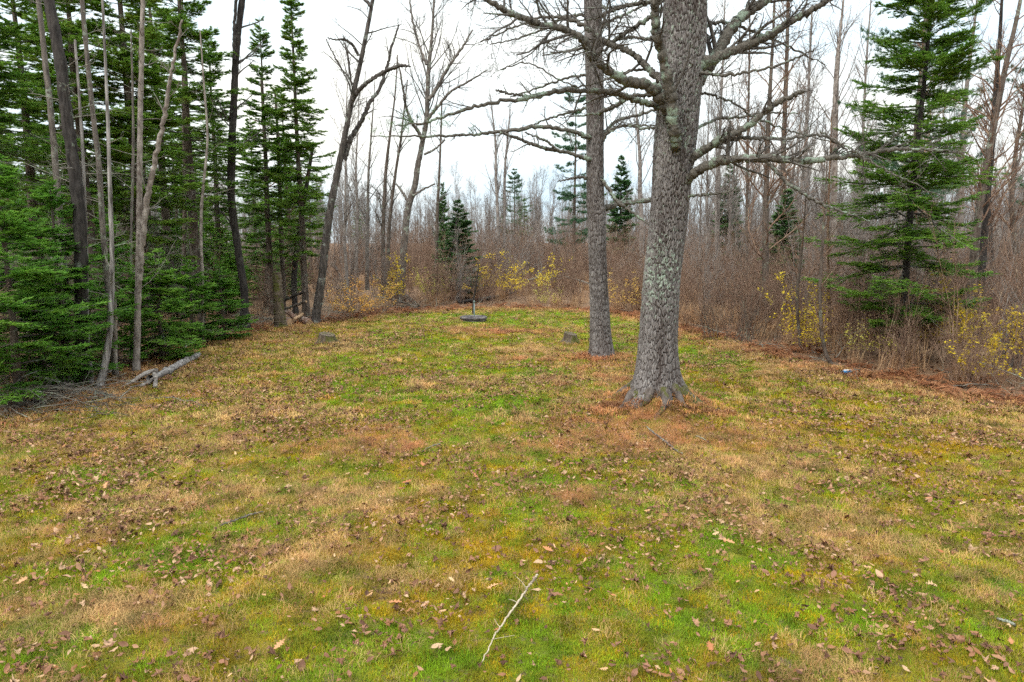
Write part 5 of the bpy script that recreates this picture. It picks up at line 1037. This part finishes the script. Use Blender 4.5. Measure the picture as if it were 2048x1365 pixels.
def stump(label, px, py, wpx, hgt_m, seed, mat):
    c = ground_at(px, py); r = wpx * .5 * at_y(px, py, c[1])[1]; rng = np.random.default_rng(seed); z = hz(*c); th = np.linspace(0, 2 * np.pi, 48, endpoint=False); zz = np.linspace(-.1, hgt_m, 14)
    TH, ZZ = np.meshgrid(th, zz); lob = .5 + .5 * np.cos(TH * 5 + seed + 1.2 * np.sin(TH * 2)); rad = r * (1 + (.22 + .55 * lob) * np.exp(-np.maximum(ZZ, 0) / .09) + .10 * (vnoise(np.cos(TH) * 6 + 9, np.sin(TH) * 6, ZZ * 3, seed) - .5))
    top = .05 * np.cos(TH - 2.6) * (ZZ / hgt_m)
    g = Geo(); g.add(np.stack([rad * np.cos(TH), rad * np.sin(TH), ZZ + top], -1), np.stack([i_ := (np.arange(13)[:, None] * 48 + np.arange(48)[None]), j_ := (np.arange(13)[:, None] * 48 + (np.arange(48)[None] + 1) % 48), j_ + 48, i_ + 48], -1).reshape(-1, 4))
    t = thing("tree_stump", label, "stump", (c[0], c[1], z)); part("bark", g.mesh("stump_bark", mat, True), t)
    g = Geo(); rr = np.array([0, .35, .7, .97]); ring = [np.array([[0, 0, hgt_m + .004]])]
    for q_ in rr[1:]: ring.append(np.stack([rad[-1] * q_ * np.cos(th), rad[-1] * q_ * np.sin(th), hgt_m + .004 + top[-1] * q_ + rng.normal(0, .006, 48)], -1))
    k = np.arange(48); k2 = (k + 1) % 48; g.add(np.concatenate(ring), np.concatenate([np.stack([1 + a * 48 + k, 1 + (a + 1) * 48 + k, 1 + (a + 1) * 48 + k2, 1 + a * 48 + k2], -1) for a in (0, 1)]), np.stack([0 * k, 1 + k, 1 + k2], -1)); part("cut_face", g.mesh("stump_cut", M_mossy), t)
stump("low sawn stump on the left side of the lawn, near the log pile", 655, 690, 31, .26, 5, M_mossy); stump("small sawn stump left of the slimmer pine's foot", 1141, 687, 25, .27, 9, M_mossy)

# round well cover with a pipe
c = ground_at(947, 642); z = hz(*c); px_m = at_y(947, 638, c[1])[1]; R_ = 27 * px_m
m_tyre = bark("worn_rubber", (0.038, 0.032, 0.032), (0.11, 0.096, 0.098), (0.16, 0.14, 0.13), .6, 8.0, 1, .3); m_pipe = bark("weathered_pipe", (0.10, 0.14, 0.125), (0.24, 0.28, 0.26), None, 0, 12, .3, .2)
t = thing("well_cover", "round grey two-tiered well cover with an upright pipe at the far end of the lawn", "well cover", (c[0], c[1], z), scale=(1, 1, .78))
def turned(prof, n=40):
    th = np.linspace(0, 2 * np.pi, n, endpoint=False); p = np.array(prof); k = len(p); V = np.stack([p[:, None, 0] * np.cos(th), p[:, None, 0] * np.sin(th), np.repeat(p[:, 1:2], n, 1)], -1); g = Geo(); i = np.arange(k - 1)[:, None] * n + np.arange(n); j = np.arange(k - 1)[:, None] * n + (np.arange(n) + 1) % n
    g.add(V, np.stack([i, j, j + n, i + n], -1).reshape(-1, 4)); return g
part("lower_ring", turned([(R_ * .90, -.05), (R_ * .93, .02), (R_ * .93, .11), (R_ * .90, .13)]).mesh("well_ring", m_tyre, True), t)
part("lid", turned([(R_ * .90, .131), (R_ * 1.0, .135), (R_ * 1.02, .16), (R_ * 1.01, .22), (R_ * .96, .245), (R_ * .72, .238), (R_ * .68, .215), (R_ * .35, .222), (.002, .226)]).mesh("well_lid", m_tyre, True), t)
part("hatch", turned([(.13, .222), (.135, .268), (.11, .278), (.001, .280)], 20).mesh("well_hatch", m_tyre, True), t).location = (-.10, -.14, 0)
part("pipe", turned([(.028, .22), (.028, .95), (.001, .95)], 12).mesh("well_pipe", m_pipe, True), t).location = (.03, .12, 0)
part("pipe_cap", turned([(.001, .951), (.042, .952), (.045, 1.03), (.035, 1.06), (.001, 1.062)], 12).mesh("well_pipe_cap", m_pipe, True), t).location = (.03, .12, 0)
q = spline(np.array([list(at_y(px, py, c[1] + .5)[0]) + [w_ * .5 * px_m] for px, py, w_ in ((946, 628, 3.5), (947, 600, 3.5), (952, 575, 3.5), (954, 555, 3), (958, 535, 2.5), (955, 525, 1.5))]), 24); g = Geo(); tubes(g, q[:, :3] - q[0, :3], q[:, 3], 6)
tubes(g, *laterals((q[:, :3] - q[0, :3])[None], q[None, :, 3], 7, .3, 1, .8, .3, .5, 3, .2, .1, .006), 3)
t = thing("dead_sapling", "thin black crooked dead sapling standing just behind the well cover's pipe", "sapling", tuple(q[0, :3])); part("stem", g.mesh("dead_sapling_stem", M_dark, True), t)

# log pile by the tall stump: every log its own thing
LP = [("sawn log with a round pale end, frontmost of the log pile", (566, 642, .16), (580, 652, .14), 17, M_redbark), ("dark log lying against the tall stump at the bottom of the pile", (556, 650, .10), (566, 658, .10), 15, M_dark), ("slim reddish log slanting at the back of the pile", (572, 622, .42), (592, 637, .30), 9, M_redbark),
      ("pale split stick crossing the log pile", (606, 628, .40), (588, 640, .18), 6, M_cut), ("black log leaning on the tall stump above the pile", (562, 604, 1.0), (608, 583, 1.5), 5.5, M_dark), ("dark bent log lying across behind the pile", (566, 620, .45), (612, 603, .85), 5, M_brown), ("broken mossy chunk of wood at the right end of the pile", (604, 640, .16), (618, 646, .12), 15, M_redbark), ("short thin log on the ground before the pile", (592, 645, .08), (612, 656, .06), 6, M_wood)]
for k, (lab, a_, b_, wpx, mt) in enumerate(LP):
    pa, pb = ground_at(575, 645), None; yb = 26.9 + .25 * (k % 3)
    A = at_y(a_[0], a_[1], yb + .3)[0]; B = at_y(b_[0], b_[1], yb - .35)[0]; r = wpx * .5 * at_y(580, 640, yb)[1]; A[2] = max(A[2], hz(A[0], A[1]) + r * .7); B[2] = max(B[2], hz(B[0], B[1]) + r * .7)
    s = np.linspace(0, 1, 12)[:, None]; P_ = A * (1 - s) + B * s + np.random.default_rng(k).normal(0, .012, (12, 3)); base = P_[0].copy()
    t = thing("log", lab, "log", tuple(base), "logs of the pile beside the tall stump"); part("bark", log_mesh(P_ - base, np.full(12, r), mt, 30 + k, 12, .02), t)
    g = Geo(); d = unit(P_[-1] - P_[-2]); u_ = unit(np.cross(d, [0, 0, 1.0])); v_ = np.cross(d, u_); th = np.linspace(0, 2 * np.pi, 14, endpoint=False); o = P_[-1] - base + d * .025
    g.add(np.concatenate([[o], o + r * .93 * (np.cos(th)[:, None] * u_ + np.sin(th)[:, None] * v_)]), None, np.stack([0 * np.arange(14), 1 + np.arange(14), 1 + (np.arange(14) + 1) % 14], -1)); part("cut_end", g.mesh("log_end", M_brown if mt is M_dark else M_cut), t)

def stick(name, label, pts, mat, seed, nlat=5, cat="stick", lift=.03, lat=.14):
    q = on_ground(pts, lift); q = spline(q, 8 * len(pts)); rng = np.random.default_rng(seed); P_ = q[:, :3] + rng.normal(0, .004, (len(q), 3)); base = P_[0].copy(); P_ = P_ - base; R_ = q[:, 3] * rng.uniform(.85, 1.15, len(q))
    t = thing(name, label, cat, tuple(base)); g = Geo(); tubes(g, P_, R_, 7, True); part("stem", g.mesh("stick_stem", mat, True), t)
    if nlat: g = Geo(); tubes(g, *laterals(P_[None], R_[None], nlat, .1, .9, .8, lat, .6, 3, .1, .15, .003, rng=rng), 4); part("twigs", g.mesh("stick_twigs", mat), t, kind="stuff")
stick("stick", "long thin pale stick lying in the foreground grass, its upper end stripped bare", [(962, 1342, 2, .03), (985, 1298, 3, .05), (1003, 1270, 3.6, .06), (1030, 1232, 4, .07), (1050, 1205, 4, .08), (1058, 1192, 4.5, .09), (1070, 1176, 5, .09), (1074, 1170, 4, .09)], M_stick, 41, 6)
stick("stick", "thin grey twig on the left lawn above the bright green tuft", [(440, 1052, 2.5, 0), (470, 1045, 3.5, .01), (500, 1036, 4, .02), (528, 1030, 2.5, .03)], M_grey, 42, 5)
stick("stick", "short pale curved twig on the mid lawn, left of centre", [(845, 908, 1.5, 0), (860, 899, 2.2, .01), (880, 895, 3, .02)], M_twigpale, 43, 2)
stick("stick", "slender grey root-like stick running down from the massive pine's foot", [(1292, 868, 2.5, .02), (1312, 882, 3.5, .03), (1330, 893, 3.5, .03), (1350, 908, 3, .02), (1364, 914, 2, .01)], M_grey, 44, 2)
stick("stick", "brown dead stick on the ground below the splayed shaggy trunk", [(192, 792, 3, .02), (212, 796, 4, .03), (232, 803, 4.5, .03), (246, 806, 3, .02)], M_brown, 45, 3)
stick("stick", "pair of crossed thin sticks' upper one near the fallen log", [(236, 808, 2, .03), (250, 798, 2.5, .05), (262, 788, 2, .06)], M_twigpale, 46, 2)
stick("stick", "short pale stick lying right of the massive pine's foot", [(1392, 882, 2, .02), (1402, 886, 2.5, .02), (1412, 890, 2, .02)], M_twigpale, 47, 0)
stick("stick", "weathered grey bark strip at the right border of the near lawn", [(1994, 1246, 5, .02), (2012, 1254, 6, .03), (2030, 1262, 5, .03)], M_grey, 48, 1)
stick("fallen_branch", "long fallen branch lying in the brush left of the well cover, upper one", [(836, 618, 9, .05), (815, 607, 7, .3), (790, 596, 5, .5), (765, 586, 4, .75), (745, 580, 2, .9)], M_brown, 49, 8, "branch", .05, .2)
stick("fallen_branch", "long fallen pale branch low in the brush left of the well cover", [(836, 619, 7, .05), (810, 613, 5, .15), (780, 607, 4, .2), (748, 603, 2.5, .25)], M_twigpale, 50, 6, "branch", .03, .2)
stick("fallen_log", "dark mossy log lying in the brush behind the well cover", [(915, 609, 5, .10), (940, 606, 8, .12), (975, 602, 8, .14), (1010, 597, 6, .2), (1032, 593, 4, .3)], M_dark, 51, 6, "log", .0, .12)
stick("fallen_branch", "pale thin branch lying over the brush between well cover and slimmer pine", [(1055, 590, 3, .9), (1085, 585, 4, 1.0), (1120, 584, 4, 1.0), (1150, 588, 4, .9), (1178, 596, 3, .8)], M_twigpale, 52, 8, "branch", .0, .25)
# the brush pile at the left border
c = ground_at(60, 838); z = hz(*c)
bp = thing("brush_pile", "tangled grey pile of cut branches at the left border of the lawn", "brush pile", (c[0], c[1], z))
rng = np.random.default_rng(61)
for k in range(64):
    p0 = np.array([rng.normal(-.1, .95), rng.normal(.45, .35), rng.uniform(.05, .5)]); a = rng.normal(0, .5) + (0 if rng.random() < .6 else math.pi); L = rng.uniform(.7, 1.9); d = np.array([math.cos(a), math.sin(a) * .6, rng.normal(-.05, .22)]); s = np.linspace(-.5, .5, 7)[:, None]
    P_ = p0 + d * L * s + np.array([0, 0, -.55]) * s ** 2 * L * .4 + rng.normal(0, .02, (7, 3)); P_[:, 2] = np.maximum(P_[:, 2], .015); R_ = rng.uniform(.003, .010) * np.linspace(1, .45, 7)
    g = Geo(); tubes(g, P_, R_, 5); tubes(g, *laterals(P_[None], R_[None], 11, .2, 1, .8, .32, .55, 3, .05, .15, .0022, rng=rng), 3); part("branch", g.mesh("pile_branch", M_twigpale if k % 4 == 0 else M_twig, True), bp)
# small blue object lying at the lawn's edge
c = ground_at(1694, 750); z = hz(*c); mb, nt, b = mat_new("blue_plastic", .35); nt.links.new(ramp(nt, noise_n(nt, coords(nt), 25, 3), [(.35, (.010, .10, .26)), (.65, (.05, .22, .42))]), b.inputs["Base Color"])
mw, nt, b = mat_new("white_plastic", .4); nt.links.new(ramp(nt, noise_n(nt, coords(nt), 25, 3), [(.3, (.6, .6, .6)), (.7, (.85, .85, .83))]), b.inputs["Base Color"])
mk, nt, b = mat_new("black_plastic", .5); nt.links.new(ramp(nt, noise_n(nt, coords(nt), 25, 3), [(.3, (.01, .01, .01)), (.7, (.03, .03, .03))]), b.inputs["Base Color"])
def rbox(sx, sy, sz, z0, taper=.85):
    g = Geo(); n = 24; th = np.linspace(0, 2 * np.pi, n, endpoint=False); e_ = lambda v: np.sign(v) * np.abs(v) ** .5
    R = [(.0, z0, 1), (1, z0, 1), (1.0, z0 + sz * .5, 1), (taper, z0 + sz, 1), (0.0, z0 + sz * 1.02, 1)]; V = np.stack([np.stack([sx * q_ * e_(np.cos(th)), sy * q_ * e_(np.sin(th)), np.full(n, zz_)], -1) for q_, zz_, _ in R]); i = np.arange(4)[:, None] * n + np.arange(n); j = np.arange(4)[:, None] * n + (np.arange(n) + 1) % n
    g.add(V, np.stack([i, j, j + n, i + n], -1).reshape(-1, 4)); return g
t = thing("crushed_can", "small crushed blue and white can lying at the right lawn edge", "can", (c[0], c[1], z + .03), rz=.15)
part("body", rbox(.115, .05, .08, 0).mesh("can_body", mb, True), t); part("top_band", rbox(.10, .03, .010, .083).mesh("can_band", mw, True), t); part("dark_end", rbox(.03, .04, .06, .005).mesh("can_end", mk, True), t).location = (-.145, 0, 0)
